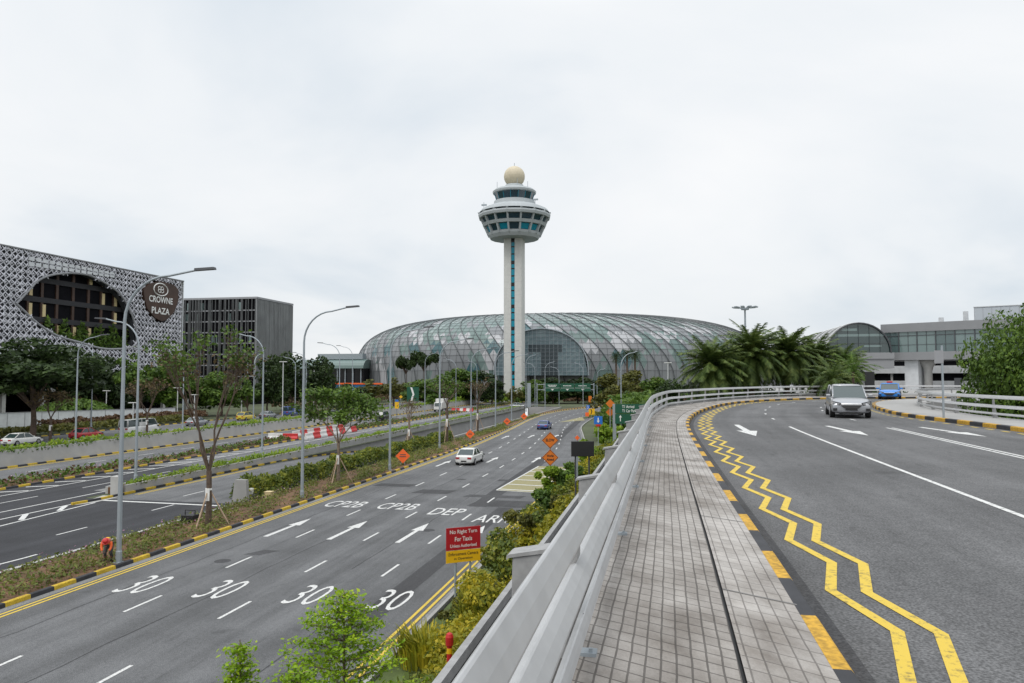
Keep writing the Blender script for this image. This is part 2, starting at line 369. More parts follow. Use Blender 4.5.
def even(path, step):
    outp = [path[0].copy()]; acc = 0.0
    for a, b in zip(path, path[1:]):
        L = (b - a).length; d = step - acc
        while d <= L:
            outp.append(a + (b - a) * (d / L)); d += step
        acc = (acc + L) % step if L else acc
        acc = L - (d - step)
    return outp
def norms(path):     # left-hand normals (in plan)
    r = []
    for i in range(len(path)):
        d = path[min(i + 1, len(path) - 1)] - path[max(i - 1, 0)]; d.z = 0; d.normalize(); r.append(Vector((-d.y, d.x, 0)))
    return r
def offset(path, off, z=None):
    return [Vector((p.x + n.x * off, p.y + n.y * off, p.z if z is None else z)) for p, n in zip(path, norms(path))]
def loft(mb, A, B, mi=0):
    u = 0.0
    for i in range(len(A) - 1):
        L = (A[i + 1] - A[i]).length
        w0 = (A[i] - B[i]).length; w1 = (A[i + 1] - B[i + 1]).length
        mb.quad(A[i], B[i], B[i + 1], A[i + 1], mi, [(u, 0), (u, w0), (u + L, w1), (u + L, 0)]); u += L
def resamp(path, n):
    L = [0.0]
    for a, b in zip(path, path[1:]): L.append(L[-1] + (b - a).length)
    r = []; j = 0
    for k in range(n):
        t = L[-1] * k / (n - 1)
        while j < len(L) - 2 and L[j + 1] < t: j += 1
        s = (t - L[j]) / max(1e-9, L[j + 1] - L[j]); r.append(path[j] + (path[j + 1] - path[j]) * s)
    return r
def sweep(mb, path, prof, mi=0, nrm=None):   # prof: (offset to the left, height) loop, closed
    ns = nrm or norms(path); n = len(prof); base = len(mb.v)
    for p, q in zip(path, ns):
        for o, h in prof: mb.v.append((p.x + q.x * o, p.y + q.y * o, p.z + h))
    for k in range(len(path) - 1):
        for j in range(n):
            a = base + k * n + j; b = base + k * n + (j + 1) % n
            mb.f.append((a, b, b + n, a + n)); mb.m.append(mi(k) if callable(mi) else mi); mb.uv.append([(0, 0)] * 4)
    for e, rev in ((base, True), (base + (len(path) - 1) * n, False)):
        idx = [e + j for j in range(n)]
        mb.f.append(tuple(idx[::-1] if rev else idx)); mb.m.append(mi(0) if callable(mi) else mi); mb.uv.append([(0, 0)] * n)
def textverts(txt, bold=0.0, resolution=3):
    cu = bpy.data.curves.new('lettering', 'FONT'); cu.body = txt; cu.fill_mode = 'FRONT'; cu.offset = bold; cu.resolution_u = resolution
    o = bpy.data.objects.new('lettering', cu); COL.objects.link(o)
    dg = bpy.context.evaluated_depsgraph_get(); dg.update()
    me = bpy.data.meshes.new_from_object(o.evaluated_get(dg))
    V = np.array([v.co[:] for v in me.vertices]); F = [tuple(p.vertices) for p in me.polygons]
    bpy.data.objects.remove(o); bpy.data.meshes.remove(me); bpy.data.curves.remove(cu)
    V[:, 0] -= (V[:, 0].min() + V[:, 0].max()) / 2; V[:, 1] -= V[:, 1].min()
    return V, F
def text_on(mb, txt, org, ux, uy, width, height, mi=0, bold=0.0):   # centred on org, ux right, uy up
    V, F = textverts(txt, bold); w = V[:, 0].max() - V[:, 0].min(); h = V[:, 1].max()
    org, ux, uy = Vector(org), Vector(ux).normalized(), Vector(uy).normalized(); i = len(mb.v)
    for x, y, _ in V.tolist(): mb.v.append(tuple(org + ux * (x / w * width) + uy * (y / h * height)))
    for f in F: mb.f.append(tuple(k + i for k in f)); mb.m.append(mi); mb.uv.append([(0, 0)] * len(f))
# ================================================================== THE SETTING
def plane(name, quads, mat, z=0.0):
    mb = MB()
    for x0, x1, y0, y1 in quads:
        mb.quad((x0, y0, z), (x1, y0, z), (x1, y1, z), (x0, y1, z), 0, [(y0, x0), (y0, x1), (y1, x1), (y1, x0)])
    return struct(mb.build(name, mat, uvs=True))
BIG = 3000
plane('ground', [(-BIG, -36.4, -BIG, BIG), (-27.6, BIG, -BIG, BIG), (-36.4, -27.6, -BIG, 58), (-36.4, -27.6, 200, BIG)], M['ground'], -0.012)
# --- the lower road
LK = crom([(-22.8, -40), (-22.8, 0), (-22.8, 40), (-22.8, 70), (-23.2, 90), (-24.5, 114), (-26.6, 145), (-27.0, 164), (-25.8, 180), (-23.6, 193), (-17.9, 214), (-8, 232), (8, 248), (45, 262)], 2)
RK = crom([(-7.85, -40), (-7.85, 0), (-7.85, 40), (-7.85, 64), (-9, 85), (-11.5, 105), (-13.6, 122), (-14.3, 140), (-14.3, 165), (-13, 185), (-8, 203), (2, 220), (18, 236), (50, 248)], 2)
n = 160
A, B = resamp(LK, n), resamp(RK, n)
for p in A + B: p.z = 0.004
mb = MB(); loft(mb, A, B); struct(mb.build('road', M['asph'], uvs=True))
# pale gutter beside the kerb, tar patches, junction wear
mb = MB(); g0, g1 = offset(LK, -0.02, 0.008), offset(LK, -0.36, 0.008); loft(mb, g0, g1)
g0, g1 = offset(RK, 0.0, 0.008), offset(RK, 0.22, 0.008); loft(mb, g1, g0)
struct(mb.build('road_gutter', M['asph_pale'], uvs=True))
mb = MB()
def patch(x0, x1, y0, y1, sk=0.0, z=0.008):
    mb.quad((x0, y0, z), (x1, y0, z), (x1 + sk, y1, z), (x0 + sk, y1, z), 0, [(y0, x0), (y0, x1), (y1, x1), (y1, x0)])
patch(-10.3, -9.45, 8, 46, 0, 0.009); patch(-12.2, -11.1, 46.0, 78, -0.3); patch(-13.6, -9.6, 49.6, 50.7, 0.2, 0.0095); patch(-12.4, -8.6, 46.2, 48.6, 0.3, 0.011)
patch(-13.0, -9.4, 57.6, 58.6, 0, 0.0095); patch(-14.2, -13.1, 90, 150, -3); patch(-17.6, -15.0, 50.5, 52.3, .3); patch(-21.6, -18.7, 53.2, 54.6, .2); patch(-19.0, -18.2, 31.5, 32.5, .5)
wr = random.Random(3)
for x0, ya, yb in ((-16.62, 6, 64), (-20.3, 12, 90), (-13.05, 30, 64), (-11.0, 4, 24)):
    y = ya; x = x0
    while y < yb:
        x2 = x0 + wr.uniform(-.09, .09); y2 = y + wr.uniform(.8, 2.2); w = wr.uniform(.012, .035)
        mb.quad((x - w, y, .0078), (x + w, y, .0078), (x2 + w, y2, .0078), (x2 - w, y2, .0078)); x, y = x2, y2
for cx_, cy_, rr_ in ((-19.2, 30.2, .36), (-12.4, 38.4, .36), (-16.0, 58.0, .4)): mb.poly([(cx_ + rr_ * math.cos(a * .3927), cy_ + rr_ * math.sin(a * .3927), .0085) for a in range(16)])
struct(mb.build('road_patches', M['asph_patch'], uvs=True))
# --- dark new asphalt on the left
plane('road_new', [(-46.8, -26.9, -40, 44.0), (-46.8, -38.4, 44, 62)], M['asph_new'], 0.004)
plane('road_upper', [(-46.8, -38.4, 62, 330)], M['asph'], 0.004)
plane('road_far', [(-57.6, -49.9, -60, 330)], M['asph'], 0.004)
plane('road_outer', [(-84, -60.4, -60, 330)], M['asph'], 0.004)
def zslip(y):
    if y < 60: return 0.004
    t = y - 60
    return 0.004 - (0.0014 * t * t if t < 20 else 0.56 + 0.056 * (t - 20))
ys = [44, 52, 60, 66, 72, 80, 90, 105, 125, 150, 175, 200]
mb = MB()
loft(mb, [Vector((-36.5, y, zslip(y))) for y in ys], [Vector((-27.5, y, zslip(y))) for y in ys])
struct(mb.build('slip_road', M['asph'], uvs=True))
plane('road_shoulder', [(-40.2, -38.4, 47, 200)], M['asph_pale'], 0.008)
# --- kerbs painted in black and yellow blocks
def kerb(name, path, block, w, h, ystart=0, mats=None, z=0.0, side=1):
    P = even(path, block)
    for p in P: p.z = z
    prof = [(0, 0), (0.02, h - 0.02), (0.04, h), (w, h), (w, 0)] if side > 0 else [(0, 0), (-w, 0), (-w, h), (-0.04, h), (-0.02, h - 0.02)]
    mb = MB(); sweep(mb, P, prof, lambda k: (k + ystart) % 2)
    return struct(mb.build(name, mats or [M['kyel2'], M['kblk']]))
kerb('kerb', LK, 1.08, 0.18, 0.16)
kerb('kerb', offset(RK, 0), 1.08, 0.16, 0.14, mats=[M['conc'], M['conc']], side=-1)
ML = [(-36.9, 41.4), (-36.65, 43), (-36.6, 60), (-36.6, 100), (-36.6, 196)]
def line(pts, step=2): return crom(pts, step)
def kerbz(name, pts, side):
    P = even(line(pts), 1.08)
    for p in P: p.z = zslip(p.y)
    mb = MB(); sweep(mb, P, [(0, 0), (0, 0.15), (0.16, 0.15), (0.16, 0)] if side > 0 else [(0, 0), (-0.16, 0), (-0.16, 0.15), (0, 0.15)], lambda k: k % 2)
    struct(mb.build(name, [M['kyel2'], M['kblk']]))
kerbz('kerb', ML, 1)
kerb('kerb', line([(-46.8, 30), (-46.8, 326)]), 1.08, 0.16, 0.15)
kerb('kerb', line([(-49.9, 326), (-49.9, 30)]), 1.08, 0.16, 0.15)
kerb('kerb', line([(-57.6, -10), (-57.6, 326)]), 1.08, 0.2, 0.16)
kerb('kerb', line([(-84, 30), (-84, 326)]), 1.08, 0.2, 0.16)
# beds
plane('flower_bed', [(-49.8, -46.9, 30, 326)], M['soil'], 0.10)
mb = MB()
SA = offset(LK, 0.17, 0.13); n2 = 120
SAr = resamp(SA, n2)
SBr = [Vector((min(-26.7, p.x - 1.2) if p.y < 150 else p.x - 1.5, p.y, 0.05)) for p in SAr]
SM = [Vector(((a.x + b.x) / 2, a.y, 0.24)) for a, b in zip(SAr, SBr)]
loft(mb, SM, SAr); loft(mb, SBr, SM)
struct(mb.build('verge', M['soil'], uvs=True))
mb = MB(); loft(mb, [Vector((-26.95, y, 0.10)) for y in range(-30, 46, 4)], [Vector((-26.7, y, 0.10)) for y in range(-30, 46, 4)])
struct(mb.build('verge_edge', M['conc_l'], uvs=True))
def bankz(x, y=20.0): return 0.06 + max(0.0, min(2.6, (x + 6.3) * .55)) * max(0.0, min(1.0, (75 - y) / 15))
mb = MB()
bx = [-7.6, -6.3, -5, -4, -3, -1.8, 0]; by = [-20, 0, 20, 40, 60, 68, 75, 90, 200]
for x0, x1 in zip(bx, bx[1:]):
    for y0, y1 in zip(by, by[1:]): mb.quad((x0, y0, bankz(x0, y0)), (x1, y0, bankz(x1, y0)), (x1, y1, bankz(x1, y1)), (x0, y1, bankz(x0, y1)))
mb.quad((0, 68, .06), (40, 68, .06), (40, 200, .06), (0, 200, .06))
struct(mb.build('verge_right', M['grass']))
# --- walls of the ramps
def thing1(o, label, cat, group=None): return tag(o, label, cat, group)
mb = MB()
P = [Vector((-36.85, y, 0)) for y in (46, 60, 80, 100, 130, 160, 196)]
zt = [0.62, 0.62, 0.66, 0.7, 0.75, 0.78, 0.75]
for i in range(len(P) - 1):
    a, b = P[i].y, P[i + 1].y
    mb.hexa([(-36.85, a, -6), (-36.72, a, -6), (-36.72, b, -6), (-36.85, b, -6), (-36.98, a, zt[i]), (-36.80, a, zt[i]), (-36.80, b, zt[i + 1]), (-36.98, b, zt[i + 1])])
wall = mb.build('planter_wall', M['conc']); tag(wall, 'low grey concrete planter wall dividing the sunken slip road from the road above it', 'wall')
mb = MB(); mb.box(-38.4, -38.2, 46, 196, -0.2, 0.5); mb.box(-38.2, -36.98, 46, 196, -0.2, 0.42, 1); mb.box(-38.4, -36.7, 196, 196.3, -6, 0.6, 1)
mb.build('planter_bed', [M['conc_l'], M['soil']], wall)
mb = MB(); mb.box(-37.45, -36.8, 45.3, 45.75, 0, 1.3); tag(mb.build('end_block', M['conc_l'], bevel=0.03), 'pale concrete block closing the nose of the planter median', 'concrete block')
mb = MB(); mb.poly([(-37.9, 45.2, .01), (-36.4, 45.2, .01), (-36.3, 42.6, .01), (-36.8, 41.4, .01), (-37.3, 43, .01)]); struct(mb.build('median_nose', M['conc_l']))
mb = MB(); mb.hexa([(-27.9, 44.8, -0.1), (-26.8, 44.8, -0.1), (-26.8, 45.1, -0.1), (-27.9, 45.1, -0.1), (-27.7, 44.8, 1.4), (-26.9, 44.8, 1.4), (-26.9, 45.1, 1.4), (-27.7, 45.1, 1.4)])
mb.box(-36.6, -27.4, 199.6, 200.0, -10, 0.3)
hw = mb.build('retaining_wall', M['conc']); tag(hw, 'squared grey concrete wall end standing before the near hedge', 'wall')
mb = MB(); mb.box(-27.7, -27.45, 45.1, 200, -7, 0.35); mb.build('wall_run', M['conc'], hw)
mb = MB()
mb.hexa([(-58.1, -40, 0), (-57.81, -40, 0), (-57.81, 330, 0), (-58.1, 330, 0), (-58.45, -40, 1.5), (-58.25, -40, 1.5), (-58.25, 330, 1.5), (-58.45, 330, 1.5)])
w2 = mb.build('planter_wall', M['conc']); tag(w2, 'long tall grey concrete wall topped with green plants beyond the far road', 'wall')
mb = MB(); mb.box(-60.3, -60.1, -40, 330, 0, 1.6); mb.box(-60.1, -58.46, -40, 330, 0, 1.35, 1); mb.build('planter_bed', [M['conc_l'], M['soil']], w2)
# --- painted markings of the lower road
mbw, mby, mbp = MB(), MB(), MB()
def qd(mb, x0, x1, y0, y1, z=0.013, xs=0.0): mb.quad((x0, y0, z), (x1, y0, z), (x1 + xs, y1, z), (x0 + xs, y1, z))
for o in (-0.48, -0.72):
    a, b = offset(LK, o, 0.014), offset(LK, o - 0.11, 0.014); loft(mby, a, b)
for o in (0.28, 0.55):
    k = [p for p in RK if p.y < 52]; a, b = offset(k, o, 0.014), offset(k, o + 0.11, 0.014); loft(mby, b, a)
def lanex(f, y):   # lane boundaries follow both edges
    def at(P):
        for a, b in zip(P, P[1:]):
            if a.y <= y <= b.y: return a.x + (b.x - a.x) * (y - a.y) / max(1e-6, b.y - a.y)
        return P[-1].x
    return at(LK) * (1 - f) + at(RK) * f
for f, x0 in ((0.295, -18.36), (0.545, -14.74), (0.765, -11.38)):
    y = 10.7
    while y < 230:
        if y < 66: xa = xb = x0
        else: xa, xb = lanex(f, y), lanex(f, y + 2)
        if not (f > 0.7 and y > 52 and y < 70): qd(mbw, xa - 0.06, xa + 0.06, y, y + 2.0, 0.014, xb - xa)
        y += 6.15
def arrow_fwd(mb, x, y0, L=5.0, z=0.014, s=1, w=0.13, hw=0.34):
    mb.quad((x - w, y0, z), (x + w, y0, z), (x + w * .8, y0 + s * L * .62, z), (x - w * .8, y0 + s * L * .62, z)) if s > 0 else mb.quad((x - w, y0, z), (x - w, y0 + s * L * .62, z), (x + w, y0 + s * L * .62, z), (x + w, y0, z))
    mb.poly([(x - hw, y0 + s * L * .6, z + .001), (x + hw, y0 + s * L * .6, z + .001), (x, y0 + s * L, z + .001)][::s])
for x in (-20.0, -16.55, -12.95): arrow_fwd(mbw, x, 35.2)
arrow_fwd(mbw, -9.75, 35.2)
for x, y in ((-20.6, 66), (-16.8, 70), (-12.6, 71), (-21.5, 98), (-18.3, 100), (-15, 101)): arrow_fwd(mbw, x, y, 5)
mw = mbw
def road_text(mb, t, x, y, w, h, bold=0.03): text_on(mb, t, (x, y, 0.0145), (1, 0, 0), (0, 1, 0), w, h, 0, bold)
for x in (-20.1, -16.75, -13.15, -9.95): road_text(mw, '30', x + .12, 25.0, 1.22, 2.45, -0.006)
road_text(mw, 'CP2B', -20.05, 44.1, 2.5, 2.2, .004); road_text(mw, 'CP2B', -16.5, 44.0, 2.5, 2.2, .004); road_text(mw, 'DEP', -12.95, 42.8, 2.0, 2.2, .004); road_text(mw, 'ARR', -9.75, 41.1, 2.1, 2.2, .004)
struct(mbw.build('road_markings', M['white'])); struct(mby.build('road_lines_yellow', M['yellow']))
# hatched box where the lane closes
mb = MB(); mb.poly([(-12.0, 53.0, .012), (-8.0, 52.2, .012), (-8.3, 68, .012), (-11.4, 68, .012)]); struct(mb.build('road_box', M['yellow_pale']))
mb = MB(); z = 0.017
for k in range(6):
    y = 53.4 + k * 2.6; mb.quad((-11.9 + k * .1, y, z), (-8.2, y - 0.6, z), (-8.2, y - 0.34, z), (-11.9 + k * .1, y + 0.26, z))
mb.quad((-12.05, 53.0, z + .001), (-11.92, 53.0, z + .001), (-11.4, 68, z + .001), (-11.53, 68, z + .001)); mb.quad((-12.0, 52.85, z + .001), (-7.95, 52.1, z + .001), (-7.95, 52.25, z + .001), (-12.0, 53.0, z + .001))
struct(mb.build('road_box_lines', M['white']))
# gore and island far ahead
mb = MB(); mb.poly([(-19.2, 136, .013), (-15.2, 143, .013), (-17.0, 155, .013)]); struct(mb.build('road_gore', M['yellow_pale']))
mb = MB(); isl = [(-16.2, 150), (-15.6, 150), (-13.8, 172), (-8, 196), (-9.5, 197), (-16.4, 174)]
mb.prism([(x, y, 0.16) for x, y in isl], (0, 0, -0.2)); struct(mb.build('traffic_island', M['grass']))
# left-hand black roads
mb = MB(); z = 0.012
def ln(x0, y0, x1, y1, w, zz=None):
    d = Vector((x1 - x0, y1 - y0, 0)).normalized(); q = Vector((-d.y, d.x, 0)) * w / 2; a, b = Vector((x0, y0, zz or z)), Vector((x1, y1, zz or z))
    mb.quad(a - q, b - q, b + q, a + q)
ln(-27.15, -20, -27.15, 43.5, 0.14)
y = -10.4
while y < 44: ln(-30.7, y, -30.7, y + 2.1, 0.12); y += 7.3
ln(-28.9, 20, -28.2, 28.9, 0.14); ln(-28.2, 28.9, -28.2, 29.6, 0.14)
ln(-36.3, 43.4, -27.2, 43.0, 0.30)
ln(-34.3, 20, -36.2, 42.5, 0.15); ln(-37.2, 20, -37.2, 42.5, 0.15)
for k in range(7): yy = 21.5 + k * 3; ln(-34.5 - (yy - 20) * 0.085, yy, -37.15, yy + 1.6, 0.30, 0.0135)
ln(-39.15, 20, -39.15, 120, 0.15); ln(-44.5, 20, -44.6, 200, 0.14)
y = 20
while y < 62: ln(-42.0, y, -42.0, y + 3, 0.12); y += 7
for k in range(60): yy = 34 + k * 2.7; ln(-46.4, yy, -44.7, yy + 1.2, 0.28, 0.0135)
y = 20
while y < 320: ln(-53.8, y, -53.8, y + 2.5, 0.12); y += 7
y = 46
while y < 150: ln(-32.3, y, -32.3, y + 2.4, 0.12, zslip(y) + 0.012 if y < 62 else zslip(y) + .06); y += 7
y = 20
while y < 320: ln(-72, y, -72, y + 2.5, 0.12); y += 7
struct(mb.build('road_markings', M['white']))
mb = MB()
for o in (-0.35, -0.6): ln(-36.4 - o, 46, -36.4 - o, 62, 0.1)
ln(-57.2, 0, -57.2, 320, 0.12); ln(-56.95, 0, -56.95, 320, 0.12)
struct(mb.build('road_lines_yellow', M['yellow']))
# ================================================================== THE FLYOVER
ZD, ZR = 6.30, 6.16
RAIL = crom([(-0.5, -13.75), (-0.5, 0), (-0.5, 14), (-0.58, 26), (-0.5, 35), (0.17, 46.1), (1.03, 49.8), (2.0, 53.6), (3.2, 57.5), (4.5, 61.2), (6.1, 65.0), (7.9, 69.0), (9.8, 72.6), (12.4, 76.0), (16.5, 79.5), (22, 82.3), (30, 84.6), (45, 87), (90, 92)], 0.7)
KERB = crom([(1.12, -14), (1.11, 0), (1.07, 7), (0.95, 14), (0.82, 25), (0.93, 32), (1.45, 39), (2.35, 45.6), (3.75, 53), (5.7, 59.5), (8.5, 65.0), (11.7, 69.4), (15, 72.4), (22, 75.8), (30, 78.2), (45, 80.6), (90, 85)], 0.7)
RKERB = crom([(12.3, -14), (12.25, 10), (12.2, 25), (12.1, 30), (11.9, 33.2), (11.6, 36.5), (11.45, 40.5), (11.85, 45), (13, 52), (14.9, 59), (17.3, 64.6), (20.5, 68.4), (26, 71.3), (36, 73.6), (50, 75.5), (90, 79.5)], 0.7)
RRAIL = crom([(16.2, -14), (15.6, 14), (14.7, 28), (13.95, 36.5), (14.0, 41.4), (14.35, 45.4), (15.6, 52), (18, 58.4), (21.5, 62.8), (28, 66.2), (38, 68.4), (50, 70.0), (90, 74)], 0.7)
N3 = 150
rp, kp, rk, rr = resamp(RAIL, N3), resamp(KERB, N3), resamp(RKERB, N3), resamp(RRAIL, N3)
def setz(P, z): return [Vector((p.x, p.y, z)) for p in P]
def lerp(P, Q, t, z): return [Vector((a.x + (b.x - a.x) * t, a.y + (b.y - a.y) * t, z)) for a, b in zip(P, Q)]
mb = MB(); loft(mb, setz(kp, ZR), setz(rk, ZR)); struct(mb.build('deck_road', M['asph_deck'], uvs=True))
# the walkway: two paved strips and the dark joint between
J0 = [Vector((a.x + (b.x - a.x) * t, a.y + (b.y - a.y) * t, ZD)) for (a, b, t) in ((a, b, 1 - 0.785 / max(1.0, (a - b).length)) for a, b in zip(rp, kp))]
J1 = [Vector((a.x + (b.x - a.x) * t, a.y + (b.y - a.y) * t, ZD)) for (a, b, t) in ((a, b, 1 - 0.755 / max(1.0, (a - b).length)) for a, b in zip(rp, kp))]
KI = [Vector((a.x + (b.x - a.x) * t, a.y + (b.y - a.y) * t, ZD)) for (a, b, t) in ((a, b, 1 - 0.125 / max(1.0, (a - b).length)) for a, b in zip(rp, kp))]
RO = offset(rp, 0.12, ZD)
mb = MB(); loft(mb, J0[::1], RO); struct(mb.build('walkway', M['pave'], uvs=True))
mb = MB(); loft(mb, KI, J1); struct(mb.build('walkway_edge', M['pave2'], uvs=True))
mb = MB(); loft(mb, setz(J1, ZD - 0.03), setz(J0, ZD - 0.03)); struct(mb.build('walkway_joint', M['black'], uvs=True))
mb = MB()      # slab joints across the edge strip
for k in range(3, N3 - 2):
    if k % 3 == 0:
        a, b = KI[k], J1[k]; d = (KI[k + 1] - KI[k]).normalized() * 0.012; u = Vector((0, 0, 0.003))
        mb.quad(a - d + u, b - d + u, b + d + u, a + d + u)
struct(mb.build('walkway_slab_joints', M['conc_d']))
P = even(KERB, 1.05)
mb = MB(); sweep(mb, setz(P, 0), [(0, ZR - .1), (0.0, ZD - 0.02), (0.02, ZD + 0.002), (0.125, ZD + 0.002), (0.125, ZR - .1)], lambda k: k % 2)
struct(mb.build('kerb', [M['kyel'], M['kblk']]))
mb = MB(); a, b = offset(kp, -0.0, ZR + .004), offset(kp, -0.17, ZR + .004); loft(mb, a, b); struct(mb.build('deck_gutter', M['asph_patch'], uvs=True))
P = even(RKERB, 1.05)
mb = MB(); sweep(mb, setz(P, 0), [(0, ZR - .1), (-0.2, ZR - .1), (-0.2, ZD + 0.02), (-0.02, ZD + 0.02), (0.0, ZD)], lambda k: (k + 1) % 2)
struct(mb.build('kerb', [M['kyel'], M['kblk']]))
mb = MB(); loft(mb, offset(rk, -0.2, ZD + .015), offset(rr, -0.45, ZD + .015)); struct(mb.build('walkway_right', M['conc'], uvs=True))
# deck body
DL, DR = offset(rp, 0.80), offset(rr, -0.5)
mb = MB()
loft(mb, setz(DL, ZD - .03), setz(DL, ZD - 1.1)) if False else None; loft(mb, setz(DL, ZD - .03), setz(DL, ZD - 1.1)); loft(mb, setz(DL, ZD - 1.1), setz(DR, ZD - 1.1)); loft(mb, setz(DR, ZD - 1.1), setz(DR, ZD + .01))
mb2 = MB(); sweep(mb2, setz(DL, ZD), [(-0.05, -0.02), (0.0, -0.02), (0.0, 0.05), (-0.05, 0.05)])
dk = mb.build('flyover_deck', M['conc']); struct(dk)
mb = MB(); loft(mb, setz(DL, ZD - .035), setz(RO, ZD - .004)); struct(mb.build('deck_channel', pm('concrete_painted_shade', (.085, .082, .078), .9, .3, 1.5, stain=.3), dk)); struct(mb2.build('deck_edge', M['railpost'], dk))  # shadow seen through the rail gaps is put into the channel's dark colour
mb = MB()
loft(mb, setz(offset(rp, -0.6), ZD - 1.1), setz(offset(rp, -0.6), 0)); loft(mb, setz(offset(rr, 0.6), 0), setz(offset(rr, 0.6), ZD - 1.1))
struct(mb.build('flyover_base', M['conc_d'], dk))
# deck markings
mb = MB(); z = ZR + .006
def deckzig(off0, amp, w):
    pts = []
    P = even(KERB, 1.06); Ns = norms(P)
    for k, (p, q) in enumerate(zip(P, Ns)):
        o = off0 + (amp if (k % 2) else -amp); pts.append(Vector((p.x - q.x * o, p.y - q.y * o, z)))
    for k in range(2, len(pts) - 3):
        a, b = pts[k], pts[k + 1]; h = Vector((w / 2, 0, 0)) if pts[k].y < 50 else (Ns[k] * -w / 2)
        mb.quad(a - h, a + h, b + h, b - h)
deckzig(0.47, 0.12, 0.10); deckzig(0.77, 0.12, 0.10)
struct(mb.build('deck_zigzag_lines', M['yellow']))
mb = MB()
CL = [p for p in lerp(kp, rk, 0.335, z) if p.y < 31]
CL2 = lerp(kp, rk, 0.335, z)
loft(mb, offset(CL, -0.05), offset(CL, 0.05))
def dashalong(P, y0, y1, L, G):
    Q = even(P, 0.5); k = 0; acc = 0
    on = offset(Q, -0.05), offset(Q, 0.05)
    for i in range(len(Q) - 1):
        ph = (i * 0.5) % (L + G)
        if y0 < Q[i].y < y1 and ph < L: mb.quad(on[0][i], on[0][i + 1], on[1][i + 1], on[1][i])
dashalong(CL2, 34, 90, 1.0, 4)
RL = [p for p in lerp(kp, rk, 0.665, z) if 12 < p.y < 31.5]
for o in (0.0, 0.2): loft(mb, offset(RL, -0.05 + o), offset(RL, 0.05 + o))
dashalong(lerp(kp, rk, 0.665, z), 34, 90, 1.0, 4)
def arrow_back(x0, y0, x1, y1):       # from tail (x0,y0) to tip (x1,y1)
    a, b = Vector((x0, y0, z)), Vector((x1, y1, z)); d = (b - a); L = d.length; d.normalize(); q = Vector((-d.y, d.x, 0))
    c = a + d * L * .58
    mb.quad(a - q * .1, c - q * .12, c + q * .12, a + q * .1); mb.poly([c - q * .36, b, c + q * .36])
arrow_back(2.77, 31.6, 2.85, 25.6); arrow_back(6.2, 31.6, 6.5, 26.6); arrow_back(9.55, 31.5, 10.1, 26.8)
struct(mb.build('deck_markings', M['white']))
mb = MB(); 
P = even(offset(RKERB, 0.35, z), 0.6)
for k in range(0, len(P) - 1, 2):
    mb.quad(P[k], P[k + 1], P[k + 1] + Vector((-.13, 0, 0)), P[k] + Vector((-.13, 0, 0)))
struct(mb.build('deck_lines_yellow', M['yellow']))
# --- guardrails
def guardrail(path, side, label, spacing, step0, top=0.98, first=True):
    root = empty('guardrail', (0, 0, 0), 0, label, 'guardrail')
    P = [Vector((p.x, p.y, ZD)) for p in path]
    for oa, za, ob, zb in ((.022, 1.0, -.036, .85), (.080, .585, -.006, .455), (.036, .25, .004, .16)):
        q = .012 if za > .9 else .03
        nx_, nz_ = -(za - zb), (oa - ob); nl_ = math.hypot(nx_, nz_); prof = [(ob, zb)] + [(ob + (oa - ob) * t + nx_ / nl_ * bl, zb + (za - zb) * t + nz_ / nl_ * bl) for t, bl in ((.03, .004), (.09, .008), (.5, .011), (.91, .008), (.97, .004))] + [(oa, za), (oa + q, za - .012), (oa + q, za - .05), (ob + .05, zb - .008), (ob + .012, zb - .008)]
        if side < 0: prof = [(-a, b) for a, b in prof][::-1]
        mb = MB(); sweep(mb, P, prof); o = mb.build('rail', M['rail'], root)
        Q = even(P, 3.72)[5::2]; nn = norms(Q)
        for q_, w in list(zip(Q, nn))[:6]:
            if side < 0: break
            d = Vector((-w.y, w.x, 0)); mj = MB(); f = Vector((w.x * (oa - ob), w.y * (oa - ob), za - zb)) / 2
            mj.obox(q_ + w * ((oa + ob) / 2) + Vector((0, 0, (za + zb) / 2)), d * .006, f, Vector((-w.x * .003, -w.y * .003, .003))); mj.build('joint', M['steel_d'], o)
    Q = even(P, spacing); Q = Q[step0:]; nn = norms(Q)
    for q, w in zip(Q, nn):
        if q.x > 60 or q.y < 0: continue
        w = w * side; d = Vector((-w.y, w.x, 0)) * side
        mb = MB()
        def cs(o, zz, t): return q + w * o + d * t + Vector((0, 0, zz))
        t = 0.085 if side > 0 and q.y < 34 else .045
        pts = [(0.13, -0.3), (0.50, -0.3), (0.48, 0.60), (0.13, 0.66), (0.10, .84), (.06, .86), (.06, .6), (.13, .5)] if side > 0 and q.y < 34 else [(0.06, -.02), (.26, -.02), (.15, .5), (.12, .94), (.06, .94)]
        mb.prism([cs(o, zz, -t) for o, zz in pts], d * (2 * t))
        pst = mb.build('post', M['railpost'], root, bevel=0.012)
        if side < 0 or q.y > 34: continue
        mb = MB(); mb.prism([cs(o, zz, -t * 1.12) for o, zz in [(0.13, 0.662), (0.50, 0.600), (0.515, 0.585), (0.515, 0.612), (0.50, 0.622), (0.13, 0.69)]], d * (2.24 * t)); mb.build('cap', M['railpost'], pst)
        mb = MB(); mb.obox(cs(0.0, 0.01, 0), w * .05, d * .05, (0, 0, .012)); mb.obox(cs(-0.015, 0.03, .02), w * .012, d * .012, (0, 0, .015)); mb.build('foot_plate', M['steel'], pst)
    return root
guardrail(RAIL, 1, 'long pale grey three-rail guardrail between the paved walkway and the planted slope', 3.72, 5)
guardrail(RRAIL, -1, 'grey three-rail guardrail curving round the right-hand island below the big tree', 4.6, 2)
# ================================================================== BUILDINGS
rnd = random.Random(11)
